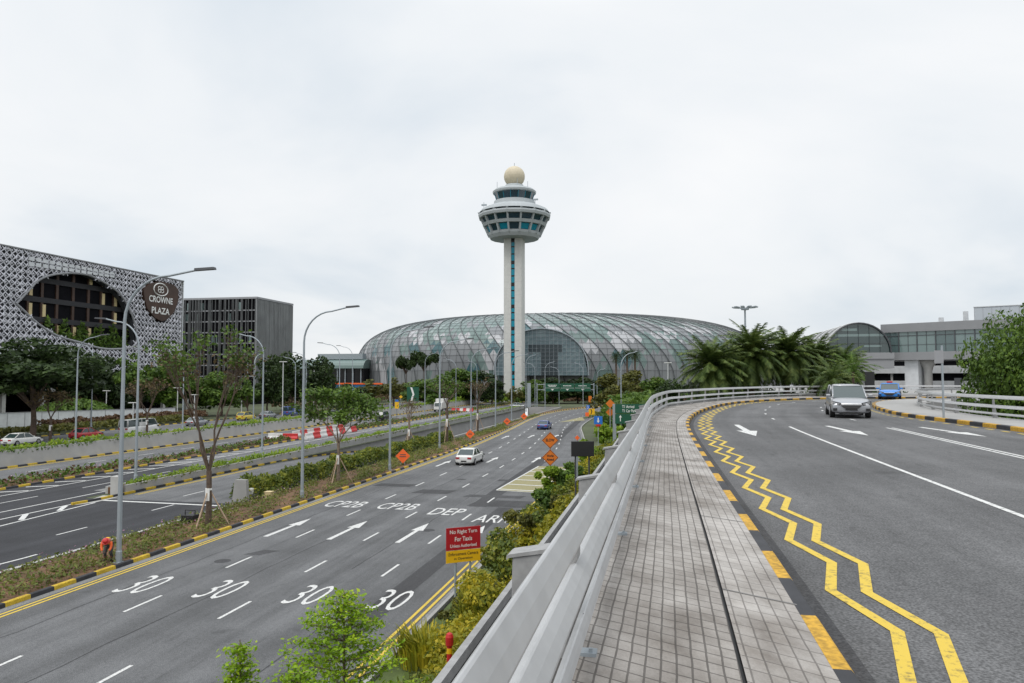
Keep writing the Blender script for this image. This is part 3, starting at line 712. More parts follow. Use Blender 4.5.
# --- control tower
TW = empty('control_tower', (-50.55, 250.6, 0), 0, 'tall pale concrete airport control tower with a flared glazed pod and cream ball on top', 'control tower')
mb = MB()
for s in (-1, 1):
    pts = []
    for k in range(9):
        a = -math.pi / 2 + math.pi * k / 8
        pts.append((s * (0.85 + 2.55 * (max(0, math.cos(a)) ** 0.45)), 2.6 * math.sin(a), -1))
    pts = [(s * 0.62, -2.9, -1)] + [(s * 2.9, -2.9, -1), (s * 3.2, -2.5, -1), (s * 3.2, 2.5, -1), (s * 2.9, 2.9, -1)] + [(s * 0.62, 2.9, -1)]
    if s < 0: pts = pts[::-1]
    mb.prism(pts, (0, 0, 57))
mb.build('shaft', M['tower'], TW, bevel=0.15)
mb = MB()
for k in range(24): mb.box(-3.1, -0.7, -2.912, -2.9, 2.2 * k + 1, 2.2 * k + 1.02); mb.box(0.7, 3.1, -2.912, -2.9, 2.2 * k + 1, 2.2 * k + 1.03)
mb.build('panel_joint', M['tower_g'], TW)
mb = MB(); mb.box(-0.63, 0.63, -2.5, 2.5, -1, 56)
ws = mb.build('window_strip', M['glass_blk'], TW)
mb = MB()
for k in range(22): mb.box(-0.6, 0.6, -2.56, -2.5, 2.5 * k + 0.4, 2.5 * k + (2.4 if k % 3 else 1.6))
mb.build('stair_glazing', M['glass_teal'], ws)
NS = 16; a0 = math.pi / NS - 0.2
def rz(z): return 9.0 + (z - 56.2) / (63.4 - 56.2) * 3.5
mb = MB()
mb.lathe([(4, 55.5), (8.3, 55.6), (9.0, 56.7), (9.2, 57.5), (8.9, 57.5), (4, 57.5)], NS, a0=a0)
mb.lathe([(rz(59.7) - 1.1, 59.7), (rz(59.7), 59.7), (rz(60.7), 60.7), (rz(60.7) - 1.1, 60.7)], NS, a0=a0)
mb.lathe([(rz(62.6) - 1.2, 62.6), (12.3, 62.6), (12.55, 63.4), (12.45, 63.9), (11.3, 63.9)], NS, a0=a0)
mb.lathe([(11.3, 64.5), (12.2, 64.5), (11.4, 65.6), (9.2, 66.6), (7.2, 67.3), (7.0, 68.6), (4, 68.7)], 32)
for j in range(NS):
    t = a0 + 2 * math.pi * j / NS; c, s = math.cos(t), math.sin(t)
    q = Vector((-s, c, 0)) * 0.28
    def P(r, z): return Vector((r * c, r * s, z))
    mb.hexa([P(7.4, 56.6) - q, P(9.2, 56.6) - q, P(9.2, 56.6) + q, P(7.4, 56.6) + q, P(10.2, 64.6) - q, P(12.7, 64.4) - q, P(12.7, 64.4) + q, P(10.2, 64.6) + q])
mb.build('pod', M['tower_g'], TW)
mb = MB(); mb.lathe([(7.6, 57.2), (rz(57.5) - .9, 57.5), (rz(60.2) - .95, 60.2), (rz(62.7) - .9, 62.7), (11.2, 64.6), (4, 64.7)], NS, a0=a0); mb.build('pod_glazing', glassmat('pod_glass', (0.008, 0.04, 0.06), .15, 0, .6), TW)
mb = MB()
for j in range(NS):
    if rnd.random() < .25: continue
    ta = a0 + 2 * math.pi * (j + .12) / NS; tb = a0 + 2 * math.pi * (j + .88) / NS
    z0, z1 = 57.7, 59.5; r0, r1 = rz(z0) - .86, rz(z1) - .86; k = math.cos(math.pi / NS)
    mb.quad((r0 * math.cos(ta) , r0 * math.sin(ta), z0), (r0 * math.cos(tb), r0 * math.sin(tb), z0), (r1 * math.cos(tb), r1 * math.sin(tb), z1), (r1 * math.cos(ta), r1 * math.sin(ta), z1))
mb.build('lower_glazing', M['glass_teal'], TW)
mb = MB(); mb.lathe([(6.1, 68.6), (6.9, 71.3)], NS, cap=False); cg = mb.build('cab_glazing', glassmat('cab_glass', (0.005, 0.03, 0.05), .15), TW)
mb = MB()
for j in range(NS):
    t = 2 * math.pi * j / NS; mb.tube([(6.14 * math.cos(t), 6.14 * math.sin(t), 68.6), (6.94 * math.cos(t), 6.94 * math.sin(t), 71.3)], 0.07, 4)
mb.build('mullion', M['glass_teal'], cg)
mb = MB(); mb.lathe([(6.9, 71.2), (7.4, 71.4), (7.5, 72.0), (6.7, 72.7), (3.4, 73.5), (3.1, 74.4), (1, 74.5)], 32); mb.build('cab_roof', M['tower_g'], TW)
bm = bmesh.new(); bmesh.ops.create_icosphere(bm, subdivisions=3, radius=3.65)
me = bpy.data.meshes.new('radome'); bm.to_mesh(me); bm.free(); me.materials.append(M['dome'])
o = bpy.data.objects.new('radome', me); COL.objects.link(o); o.parent = TW; o.location = (0, 0, 77.4)
mb = MB()
for (x, y, z, h) in ((-5.2, -4, 72.2, 2.6), (5.3, -3.5, 72.2, 2.4), (2.0, -5, 72.5, 3.0), (-9.6, -5, 65.8, 2.0), (8.2, -5.6, 65.8, 2.2)): mb.tube([(x, y, z), (x, y, z + h)], 0.08, 5)
mb.tube([(0, 0, 81), (0, 0, 82.2)], 0.1, 5); mb.box(-10.4, -8.6, -5.2, -4.8, 66.6, 67.1); mb.box(7.4, 9.2, -5.8, -5.4, 67.5, 68)
mb.build('antenna', M['steel'], TW)
# --- great glass dome
DC = Vector((-53.6, 377.4, 0)); RD, ZB, HD, NE = 100.0, 5.0, 32.2, 3.7
def domep(az, t, k=1.0, tw=0.42):
    a = az + tw * (1 - t / (math.pi / 2)) ** 1.0
    c, s = max(0.0, math.cos(t)) ** (2 / NE), max(0.0, math.sin(t)) ** (2 / NE)
    r = RD * c * k
    return Vector((r * math.cos(a), r * math.sin(a), ZB + HD * s * k))
DM = empty('glass_dome', DC, 0, 'vast low green-grey glass dome with curved dark ribs behind the control tower', 'dome building')
def dglass(name, col, rough=.2):
    return glassmat(name, col, rough, 0.0, 0.7)
DG = [dglass('dome_teal', (0.125, 0.185, 0.172)), dglass('dome_teal_pale', (0.205, 0.27, 0.255)), dglass('dome_grey', (0.19, 0.20, 0.21), .3), dglass('dome_pale', (0.40, 0.405, 0.42), .4), dglass('dome_dark', (0.045, 0.115, 0.13), .12)]
NA, NT = 200, 22
ts = [math.pi / 2 * (k / NT) ** 1.15 for k in range(NT + 1)]
mb = MB(); G = {}
for i in range(NA):
    for k in range(NT + 1): G[i, k] = domep(2 * math.pi * i / NA, ts[k])
dr = random.Random(5); cell = {}
for i in range(NA):
    for k in range(NT):
        a, b, c, d = G[i, k], G[(i + 1) % NA, k], G[(i + 1) % NA, k + 1], G[i, k + 1]
        zz = (a.z - ZB) / HD
        for h, tri in enumerate(((a, b, c), (a, c, d))):
            key = ((i + (k + h) // 2) // 2, (k + h) // 2)
            if key not in cell:
                u = dr.random()
                if zz > .82: mi = 1 if u < .4 else 0
                elif zz > .70: mi = 0 if u < .6 else (1 if u < .82 else (2 if u < .96 else 3))
                elif zz > .38: mi = 3 if u < .26 else (2 if u < .70 else (0 if u < .90 else (1 if u < .96 else 4)))
                else: mi = 2 if u < .66 else (3 if u < .80 else (0 if u < .92 else 4))
                cell[key] = mi
            mi = cell[key]
            if dr.random() < .12: mi = dr.choice((0, 1, 2, 2))
            mb.poly(tri, mi)
mb.build('glass_shell', DG, DM)
mb = MB()
for i in range(0, NA, 2): mb.tube([domep(2 * math.pi * i / NA, t, 1.004) for t in ts[:-2]], 0.16, 4, cap=False)
mb.build('rib', pm('rib_grey', (.09, .10, .105), .5, .1, .2), DM)
mb = MB()
for k in range(1, NT - 1): mb.tube([domep(2 * math.pi * i / NA, ts[k], 1.002) for i in range(NA + 1)], 0.05, 3, cap=False)
for i in range(NA):
    mb.tube([domep(2 * math.pi * (i + k * .5) / NA, ts[k], 1.002) for k in range(0, NT - 2)], 0.05, 3, cap=False)
mb.build('mullion', M['steel_d'], DM)
mb = MB(); mb.lathe([(96, -0.5), (96, 5.2), (60, 5.3)], 72); mb.build('base_wall', M['glass_dark'], DM)
# arched entrance of the dome
AC = dep(541, HOR, 272); AC.z = 0
fwdh = Vector((AC.x - DC.x, AC.y - DC.y, 0)).normalized()     # outwards
rgt = Vector((-fwdh.y, fwdh.x, 0))
if rgt.x < 0: rgt = -rgt
AW, AZ0, AH = 17.0, 9.0, 16.8
def archp(s, depth, k=1.0):  # s in -1..1
    a = math.pi * (s + 1) / 2
    return AC - fwdh * depth + rgt * (-math.cos(a) * AW * k) + Vector((0, 0, AZ0 + math.sin(a) ** 0.8 * AH * k))
mb = MB(); S = [k / 14 - 1 for k in range(29)]
for d0, d1 in ((0, 6), (6, 14), (14, 26)):
    for a, b in zip(S, S[1:]): mb.quad(archp(a, d0) - DC, archp(b, d0) - DC, archp(b, d1) - DC, archp(a, d1) - DC)
vault = mb.build('entrance_vault', DG[2], DM)
gl = [dglass('arch_blue', (0.13, 0.195, 0.22), .2), dglass('arch_blue_dark', (0.03, 0.05, 0.06), .3), dglass('arch_blue_pale', (0.18, 0.25, 0.27), .2)]
mb = MB(); nx, ny = 22, 12
for i in range(nx):
    for j in range(ny):
        x0, x1 = -1 + 2 * i / nx, -1 + 2 * (i + 1) / nx; y0, y1 = j / ny, (j + 1) / ny; xc, yc = (x0 + x1) / 2, (y0 + y1) / 2
        def ap(x, y):
            lim = max(0.0, 1 - x * x) ** 0.42
            return AC - DC - fwdh * 0.4 + rgt * (x * AW) + Vector((0, 0, AZ0 + min(y, lim) * AH))
        T = (.48 < yc < .68 and abs(xc - .12) < .36) or (yc < .5 and abs(xc - .17) < .2)
        for tri in ((ap(x0, y0), ap(x1, y0), ap(x1, y1)), (ap(x0, y0), ap(x1, y1), ap(x0, y1))):
            if (tri[1] - tri[0]).cross(tri[2] - tri[0]).length < 1e-3: continue
            mb.poly(tri, 1 if T else (0 if rnd.random() < .7 else 2))
fr = mb.build('entrance_glazing', gl, DM)
mb = MB(); mb.tube([archp(s, -.2, 1.01) - DC for s in S], 0.25, 5)
for i in range(1, nx):
    x = -1 + 2 * i / nx; mb.tube([AC - DC + rgt * (x * AW) + Vector((0, 0, AZ0)), AC - DC + rgt * (x * AW) + Vector((0, 0, AZ0 + (1 - x * x) ** .42 * AH))], 0.07, 3)
for j in range(1, ny):
    y = j / ny; x = math.sqrt(max(0, 1 - y ** 2.4)); mb.tube([AC - DC + rgt * (-x * AW) + Vector((0, 0, AZ0 + y * AH)), AC - DC + rgt * (x * AW) + Vector((0, 0, AZ0 + y * AH))], 0.07, 3)
mb.build('glazing_bar', M['steel'], fr)
# --- hotel with lattice screen
HX = -127.0
HT = empty('hotel', (HX, 120, 0), 0, 'hotel block wrapped in a white flower-lattice screen with an eye-shaped opening', 'hotel')
def hv(px, py, X=HX): p = onx(px, py, X); return (p.y, p.z)
EYE = [hv(*p) for p in [(16, 303.7), (27.8, 291), (38, 280.5), (51, 275), (70, 273), (88, 275), (102.4, 281.5), (115.6, 290), (125, 301), (133.5, 319.5), (136.8, 339.5), (132, 347), (115, 349), (99.5, 348), (82, 343), (57, 335.7), (37, 323), (25, 312)]]
SHD = [hv(*p) for p in [(142, 289.5), (148, 283.6), (159.4, 281.3), (171.7, 284.6), (176.8, 289.5), (176.8, 300.7), (172.7, 312), (165.6, 319.5), (160.5, 321.4), (153, 317.5), (146, 309), (143, 298.7)]]
def inside(p, poly):
    x, y = p; r = False
    for (x0, y0), (x1, y1) in zip(poly, poly[1:] + poly[:1]):
        if (y0 > y) != (y1 > y) and x < (x1 - x0) * (y - y0) / (y1 - y0) + x0: r = not r
    return r
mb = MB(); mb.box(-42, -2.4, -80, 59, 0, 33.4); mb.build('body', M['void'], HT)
screen, back = MB(), MB(); cs = 1.3
for i in range(int(103.5 / cs)):
    for j in range(int(24.8 / cs)):
        y = 75.6 + i * cs; z = 9.4 + j * cs; c = (y + cs / 2, z + cs / 2)
        if inside(c, EYE) or inside(c, SHD): continue
        yy = y - 120
        back.quad((-0.55, yy, z), (-0.55, yy + cs, z), (-0.55, yy + cs, z + cs), (-0.55, yy, z + cs))
        h = cs / 2; ctr = Vector((0.0, yy + h, z + h))
        for sg in (-1, 1):
            d = Vector((0, 1, sg)).normalized(); p = Vector((0, -d.z, d.y)) * .095; L = h * 1.41; bend = Vector((.12 + rnd.uniform(0, .15), 0, 0)); fl = Vector((rnd.uniform(-.2, .2), 0, 0))
            screen.quad(ctr - d * L - p, ctr + bend - p * 1.6 + fl, ctr + bend + p * 1.6, ctr - d * L + p); screen.quad(ctr + bend - p * 1.6 + fl, ctr + d * L - p, ctr + d * L + p, ctr + bend + p * 1.6)
        q = ctr + Vector((.05, h * .98, rnd.uniform(-.05, .05))); w = .2 + rnd.random() * .12
        screen.quad(q + Vector((rnd.uniform(-.15, .2), -w, 0)), q + Vector((0, 0, -w)), q + Vector((rnd.uniform(-.15, .2), w, 0)), q + Vector((0, 0, w)))
back.build('screen_backing', pm('screen_backing', (0.045, 0.047, 0.055), .8, .2), HT)
screen.build('lattice_screen', pm('screen_white', (0.60, 0.60, 0.65), .5, .05), HT)
mb = MB(); mb.box(-42, 0.25, -80, 59.05, 33.95, 34.2); mb.box(-42, 0.0, 58.95, 59.25, 8.9, 34.0, 1); mb.build('roof', [M['stone'], M['white_w']], HT)
mb = MB()
ym = [131, 134.5, 138.5, 143, 147.5, 151.5, 155.5, 160]
for k, y in enumerate(ym): mb.box(-2.4, -2.1, y - 120, y - 119.3, 8, 33, 0)
for z in (15.6, 19.8, 24.0, 28.2): mb.box(-2.4, -2.05, -1, 45, z, z + 1.1, 1)
for k, y in enumerate(ym):
    for zz in (11.8, 16.8, 21.0, 25.2, 29.4):
        if (k * 5 + int(zz) * 3) % 7 in (0, 2, 5): mb.box(-2.12, -1.95, y - 119.6, y - 118.8, zz, zz + 2.6, 2)
mb.build('facade', [M['brown'], pm('slab_dark', (0.03, 0.03, 0.034), .8), M['cream']], HT)
mb = MB()
for a, b in zip(EYE, EYE[1:] + EYE[:1]): mb.quad((-.6, a[0] - 120, a[1]), (-.6, b[0] - 120, b[1]), (-1.9, b[0] - 120, b[1]), (-1.9, a[0] - 120, a[1]))
mb.build('opening_reveal', pm('reveal_grey', (0.05, 0.055, 0.06), .6), HT)
mb = MB()
ec = [(sum(q[0] for q in EYE) / len(EYE)), (sum(q[1] for q in EYE) / len(EYE))]
RIM = crom([(0, a - 120, b) for a, b in EYE + EYE[:1]], 1.0); mb.tube([(0.05, p.y, p.z) for p in RIM], .24, 6, cap=False); mb.build('opening_rim', M['grey_w'], HT)
mb = MB(); p = [hv(40, 279), hv(35, 287), hv(28, 296), hv(18, 303.5)]
mb.tube([(-1.2, a - 120, b) for a, b in p], 0.28, 6); mb.build('edge_beam', M['steel'], HT)
mb = MB(); mb.prism([(-.75, a - 120, b) for a, b in SHD], (1.25, 0, 0))
for q in (0.30, 0.36, 0.66, 0.74, 0.8): pass
sg = mb.build('sign', M['brown'], HT)
mb = MB()
for py, t0, t1 in ((300.2, 147.2, 171), (311.2, 149.8, 167.8)):
    a, b = hv(t0, py), hv(t1, py); txt = 'CROWNE' if py < 305 else 'PLAZA'
    text_on(mb, txt, (0.54, (a[0] + b[0]) / 2 - 120, (a[1] + b[1]) / 2 - 0.75), (0, 1, 0), (0, 0, 1), b[0] - a[0], 1.65, 0, 0.02)
c = hv(159.2, 289.7)
for rr_, w_ in ((2.7, .15),):
    mb.tube([(0.52, c[0] - 120 + rr_ * math.cos(2 * math.pi * k / 28), c[1] + rr_ * .58 * math.sin(2 * math.pi * k / 28)) for k in range(29)], w_, 4, cap=False)
for dy in (-.5, .5):
    for dz in (-.35, .35): mb.tube([(0.52, c[0] - 120 + dy + .55 * math.cos(2 * math.pi * k / 14), c[1] + dz + .42 * math.sin(2 * math.pi * k / 14)) for k in range(15)], .1, 4, cap=False)
mb.build('lettering', M['signwhite'], sg)
mb = MB(); mb.box(-40, 9, -80, 62, 5.4, 6.9); mb.build('podium_roof', M['conc'], HT)
rg = np.random.default_rng(77); ly = rg.uniform(8, 40, 3200); lz = 13.0 + rg.random(3200) ** 1.5 * (6.2 + 1.8 * np.sin(ly * 1.3)); TP = np.stack([rg.uniform(-1.9, -1.0, 3200), ly, lz], 1)
for y in range(-22, 62, 9): mb = MB(); mb.box(7.2, 8.0, y, y + .8, 0, 5.4); mb.build('podium_column', M['conc_l'], HT)
TERR = (HT, TP)
mb = MB(); zz0 = hv(27, 262)[1]
for k in range(14):
    y = hv(28, 262)[0] - 120 + k * 1.75; mb.box(0.12, 0.3, y, y + 1.3, 30.9 + .05 * k, 31.7 + .03 * k); mb.box(0.12, .3, y, y + 1.3, 32.0 + .02 * k, 32.8)
mb.build('white_panel', M['white_w'], HT)
# --- the dark finned block behind
EX = empty('hotel_annexe', (-123.2, 209.6, 0), 0, 'dark box-shaped building with close vertical metal fins beside the lattice-screened hotel', 'building')
mb = MB(); mb.box(-34, -0.4, 0.5, 22.5, 0, 32.6); mb.build('body', M['void'], EX)
mb = MB(); mb.box(-34.2, 0.1, -0.1, 23, 32.5, 33.1); mb.build('roof', M['grey_w'], EX)
mb = MB(); x = -34
while x < 0:
    w = rnd.choice((.08, .1, .16)); g = rnd.choice((0, 0, .6)); mb.box(x, x + w, -0.05 - rnd.random() * .25, 0.3, rnd.choice((5, 5, 9)), 32.4); x += rnd.choice((.35, .55, .8, 1.2))
mb.build('front_fin', pm('fin_grey', (0.17, 0.175, 0.18), .5, .25, .2), EX)
mb = MB(); y = 0
while y < 23: mb.box(-0.3, rnd.uniform(-.02, .12), y, y + .13, 5, 32.4); y += rnd.choice((.3, .36, .42))
mb.build('side_fin', pm('fin_grey_side', (0.26, 0.27, 0.275), .5, .15, .2), EX)
mb = MB()
for k in range(8): mb.box(-34, -0.5, 0.25, .5, 5.0 + k * 3.4, 5.35 + k * 3.4)
for k in range(40):
    x = rnd.uniform(-33, -2); z = 5.4 + rnd.randrange(8) * 3.4; mb.box(x, x + .9, 0.3, .48, z, z + 2.3, 1)
mb.build('floor_edge', [M['grey_w'], M['glass_pale']], EX)
# --- low arched terminal link left of the dome
LT = empty('terminal_link', dep(330, HOR, 330) - Vector((0, 0, CZ)), 0, 'low terminal link with a curved glass roof at the left foot of the dome', 'terminal')
mb = MB(); L0 = Vector((-22, 0, 0))
prof = [(k, 6 * math.cos(a), 12.2 + 4.0 * math.sin(a)) for k, a in enumerate([math.pi * i / 10 for i in range(11)])]
mb.prism([(-20, p[1], p[2]) for p in prof], (38, 0, 0)); mb.build('roof', DG[0], LT)
mb = MB(); mb.box(-20, 17.5, -4.5, 5, 0, 12.2); mb.build('body', M['glass_blk'], LT)
mb = MB()
for k in range(11): mb.box(-19.6 + k * 3.6, -19.2 + k * 3.6, -5.2, -4.6, 0, 12.2)
mb.box(-5, 16, -2, 2, 16.2, 18.6); mb.build('column', M['steel'], LT)
mb = MB(); mb.box(6, 30, -14, -13.6, 0, 5.4); mb.box(6, 30, -14.3, -13.6, 5.4, 6, 1); tag(mb.build('hoarding', [M['bluepanel'], M['orange']], loc=LT.location), 'blue site hoarding with an orange top strip at the foot of the glass dome', 'hoarding')
# --- terminal on the right
O = Vector((37.4, 129.9, 0)); U = Vector((0.83, -0.557, 0)); Nn = Vector((-0.557, -0.83, 0))
TB = empty('terminal_building', O, 0, 'long grey stone terminal bridge with a band of pale glazing on a round pier', 'terminal')
def tb(mb, s0, s1, n0, n1, z0, z1, mi=0):
    c = U * ((s0 + s1) / 2) + Nn * ((n0 + n1) / 2) + Vector((0, 0, (z0 + z1) / 2)); mb.obox(c, U * ((s1 - s0) / 2), Nn * ((n1 - n0) / 2), Vector((0, 0, (z1 - z0) / 2)), mi)
mb = MB(); tb(mb, -3.5, 34, -12, 0.25, 15.4, 16.75); tb(mb, -6.5, 34, -12, 0.25, 10.9, 12.15); mb.build('stone_band', M['stone'], TB)
mb = MB()
for k in range(13): tb(mb, -3.5 + 2.68 * k, -3.5 + 2.68 * (k + 1) - .02, -6, 0.0, 12.15, 15.4, 0 if (k * 7) % 3 else 1)
gz = mb.build('glazing', [M['glass_pale'], glassmat('glass_mid', (.09, .135, .135), .1, 0, .9)], TB)
mb = MB()
for k in range(14): tb(mb, -3.58 + 2.68 * k, -3.44 + 2.68 * k, 0, .12, 12.15, 15.4)
for k in range(26): tb(mb, -3.5 + 1.34 * k, -3.45 + 1.34 * k, 0, .07, 12.15, 15.4)
tb(mb, -3.5, 32, 0, .1, 14.75, 14.83); tb(mb, -3.5, 32, 0, .06, 13.3, 13.34); mb.build('mullion', M['steel_d'], gz)
for s_ in (2.6, 19): mb = MB(); pc = U * s_ + Nn * -2.5; mb.lathe([(0.62, 0), (0.60, 9.2), (0.75, 9.8), (1.5, 10.9)], 20, (pc.x, pc.y, 0)); mb.build('pier', M['conc_l'], TB, smooth=True)
# tunnel of glass
VT = empty('glass_tunnel', (30.3, 128.6, 0), 0, 'half-round glazed people-mover tunnel with a dark glass end and white ribs', 'tunnel')
vr = 4.75
def vp(a, y, r=vr): return (r * -math.cos(a), y, 12.1 + r * math.sin(a) * 1.0)
AA = [math.pi * k / 20 for k in range(21)]
mb = MB()
for a, b in zip(AA, AA[1:]): mb.quad(vp(a, 0.2), vp(b, 0.2), vp(b, 90), vp(a, 90))
mb.build('glass_skin', M['glass_dark'], VT)
mb = MB(); mb.poly([vp(a, 0.3, vr - .1) for a in AA]); fe = mb.build('end_glazing', glassmat('tunnel_glass', (0.03, 0.055, 0.055), .08), VT)
mb = MB()
for k in range(19): mb.tube([vp(a, 1 + k * 4.8, vr + .08) for a in AA], 0.13, 5)
mb.build('rib', M['steel_l'], VT)
mb = MB(); mb.box(-3.5, 3.8, .27, .29, 14.7, 15.1); mb.box(.8, 3.4, .26, .285, 13.0, 13.3); mb.box(-2.5, -.2, .26, .285, 15.6, 16.0); mb.build('inner_floor', M['glass_pale'], VT)
mb = MB(); mb.tube([vp(a, 0, vr) for a in AA], 0.13, 6)
for x in (-3.2, -1.6, 0, 1.6, 3.2): mb.tube([(x, 0.2, 12.1), (x, 0.2, 12.1 + math.sqrt(vr * vr - x * x) - .1)], 0.025, 4)
mb.tube([(-vr, 0.2, 13.6), (vr, 0.2, 13.6)], .025, 4); mb.build('end_frame', M['steel_d'], VT)
mb = MB(); mb.box(-5.2, 5.2, 0, 90, 11.1, 12.1); mb.box(-5.2, -4.4, 0.2, 88, 0, 11.1); mb.prism([(-5, 0.2, 11.1), (5.2, 0.2, 11.1), (5.2, 0.2, 9.6), (2.2, 0.2, 9.6), (-.8, 0.2, 7.4), (-1.5, 0.2, 0), (-5, 0.2, 0)], (0, 3, 0)); mb.build('base', M['stone'], VT)
# car park behind
CPk = empty('car_park', O - Nn * 18, 0, 'white-banded multi-storey car park with dark open decks behind the terminal bridge', 'car park')
mb = MB(); tb(mb, -30, 45, -24, -0.6, 0, 12.2); mb.build('deck_interior', M['void'], CPk)
mb = MB()
for z in (6.2, 8.9, 11.7): tb(mb, -30, 45, -.6, 0, z, z + 1.35)
mb.build('parapet', M['white_w'], CPk)
mb = MB(); tb(mb, -0.3, 1.7, 14.5, 17.3, 0, 10.85); mb.build('stair_core', M['white_w'], CPk)
mb = MB()
for k in range(8): tb(mb, -8.5 + 6.4 * k, -8.1 + 6.4 * k, -.9, -.55, 0, 12)
mb.build('column', M['conc_l'], CPk)
TR = empty('upper_terminal', dep(976, HOR, 150) - Vector((0, 0, CZ)), R(-24), 'pale blue-grey panelled building rising above the terminal on the far right', 'building')
mb = MB(); mb.box(0, 60, 0, 40, 0, 22.2); mb.build('wall', pm('panel_blue_grey', (.50, .54, .58), .6, .04, .1), TR)
mb = MB()
for k in range(40): mb.box(k * 1.5, k * 1.5 + .05, -.04, 0, 17, 22.1)
mb.box(-.1, 60, -.08, 0, 19.2, 19.3); mb.build('panel_joint', M['grey_w'], TR)
mb = MB(); mb.box(-.1, 60.1, -.1, 40, 22.2, 22.35); mb.build('roof', M['white_w'], TR)
RF = empty('roof_plant', dep(935, HOR, 160) - Vector((0, 0, CZ)), R(-24), 'low pale roof plant with slim vents seen over the terminal bridge', 'roof plant')
mb = MB(); mb.box(-8, 18, 0, 14, 0, 19.6); mb.build('housing', M['grey_w'], RF)
for x, h in ((1, 20.9), (5.5, 22), (9.5, 22.6), (12, 21)):
    mb = MB(); mb.box(x, x + .9, -.5, .4, 16, h); mb.build('vent', M['white_w'], RF)
# forecourt level beyond the bend
plane('forecourt', [(15, 140, 86.5, 210)], M['conc'], 6.28)
mb = MB(); mb.box(15, 140, 86.3, 86.5, 0, 6.28); struct(mb.build('forecourt_edge', M['conc_d']))
plane('lower_ground_right', [(13, 140, -20, 70)], M['conc_d'], 1.6)
# white site hoarding on the left
h0, h1 = Vector((-122, 76, 0)), Vector((-92, 128, 0)); hdv = (h1 - h0).normalized(); hn = Vector((hdv.y, -hdv.x, 0)); hl_ = (h1 - h0).length
mb = MB(); mb.obox((h0 + h1) / 2 + Vector((0, 0, 1.2)), hdv * hl_ / 2, hn * .08, (0, 0, 1.2)); hh = mb.build('site_hoarding', M['white_w']); tag(hh, 'long white site hoarding running under the hotel trees', 'hoarding')
mb = MB()
for k in range(24): mb.obox(h0 + hdv * (k * 2.5) + hn * .1 + Vector((0, 0, 1.2)), hdv * .035, hn * .03, (0, 0, 1.22))
mb.obox((h0 + h1) / 2 + hn * .1 + Vector((0, 0, 2.36)), hdv * hl_ / 2, hn * .04, (0, 0, .05)); mb.build('panel_frame', M['grey_w'], hh)
# ================================================================== TREES AND PLANTS
def leaves(rng, P, Nrm, size, asp=0.55, jit=0.9):
    n = len(P); d = rng.normal(size=(n, 3)); Nv = Nrm + jit * d; Nv /= np.linalg.norm(Nv, axis=1)[:, None]
    t = rng.normal(size=(n, 3)); a = np.cross(Nv, t); a /= np.linalg.norm(a, axis=1)[:, None]; b = np.cross(Nv, a)
    s = size * rng.uniform(.62, 1.28, (n, 1)) ** 1.6; a = a * s; b = b * s * asp
    V = np.stack([P - a, P - b * 1.0 + a * .1, P + a, P + b + a * .1], 1).reshape(-1, 3)
    F = np.arange(4 * n).reshape(-1, 4); return V, F
def blobcloud(rng, C, Rr, n, flat=0.75, shell=0.55):
    k = rng.choice(len(C), n, p=(Rr ** 2) / (Rr ** 2).sum()); d = rng.normal(size=(n, 3)); d /= np.linalg.norm(d, axis=1)[:, None]
    r = (shell + (1 - shell) * rng.random(n)) ** .8 * Rr[k]
    d2 = d * np.array([1, 1, flat]); P = C[k] + d2 * r[:, None]
    Nn_ = d + np.array([0, 0, .5]); return P, Nn_
V, F = leaves(np.random.default_rng(3), TERR[1], np.tile([.6, -.3, .6], (len(TERR[1]), 1)), .5, .4); mb = MB(); mb.arr(V, F); mb.build('terrace_planting', M['leaf_mid'], TERR[0])
PROT = {}
def mk_tree(kind, seed):
    # a tree of unit height 10 and crown width 10
    rng = np.random.default_rng(seed); tr, cr = MB(), MB()
    if kind == 'rain': zc, hz, nb, nl, ls, th, flat = 6.5, 2.5, 46, 9000, .22, 3.4, .6
    elif kind == 'dense': zc, hz, nb, nl, ls, th, flat = 5.6, 3.9, 34, 5200, .30, 2.4, .85
    elif kind == 'loose': zc, hz, nb, nl, ls, th, flat = 6.2, 3.3, 20, 2000, .33, 2.8, .6
    elif kind == 'umbrella': zc, hz, nb, nl, ls, th, flat = 8.5, .75, 30, 3600, .34, 7.0, .8
    elif kind == 'big': zc, hz, nb, nl, ls, th, flat = 6.2, 3.4, 70, 30000, .125, 2.6, .7
    C = rng.normal(size=(nb * 3, 3)); C /= np.linalg.norm(C, axis=1)[:, None]; C *= (rng.random((nb * 3, 1)) ** .45)
    C = C * np.array([3.9, 3.9, hz]) + np.array([0, 0, zc]); C = C[:nb]
    Rr = rng.uniform(.75, 1.6, nb) * (1.15 if kind in ('dense', 'big') else .95)
    if kind == 'umbrella': Rr *= .9
    P, Nv = blobcloud(rng, C, Rr, nl, flat); V, F = leaves(rng, P, Nv, ls); cr.arr(V, F)
    tr.tube([(0, 0, -.3), (.1, .05, th * .5), (0, 0, th)], [.21, .16, .12], 8)
    for k in range(min(nb, 16)):
        c = C[k]; m = np.array([c[0] * .45, c[1] * .45, th + (c[2] - th) * .45]); tr.tube([(0, 0, th * .85), m, c], [.10, .06, .025], 5)
    return tr, cr
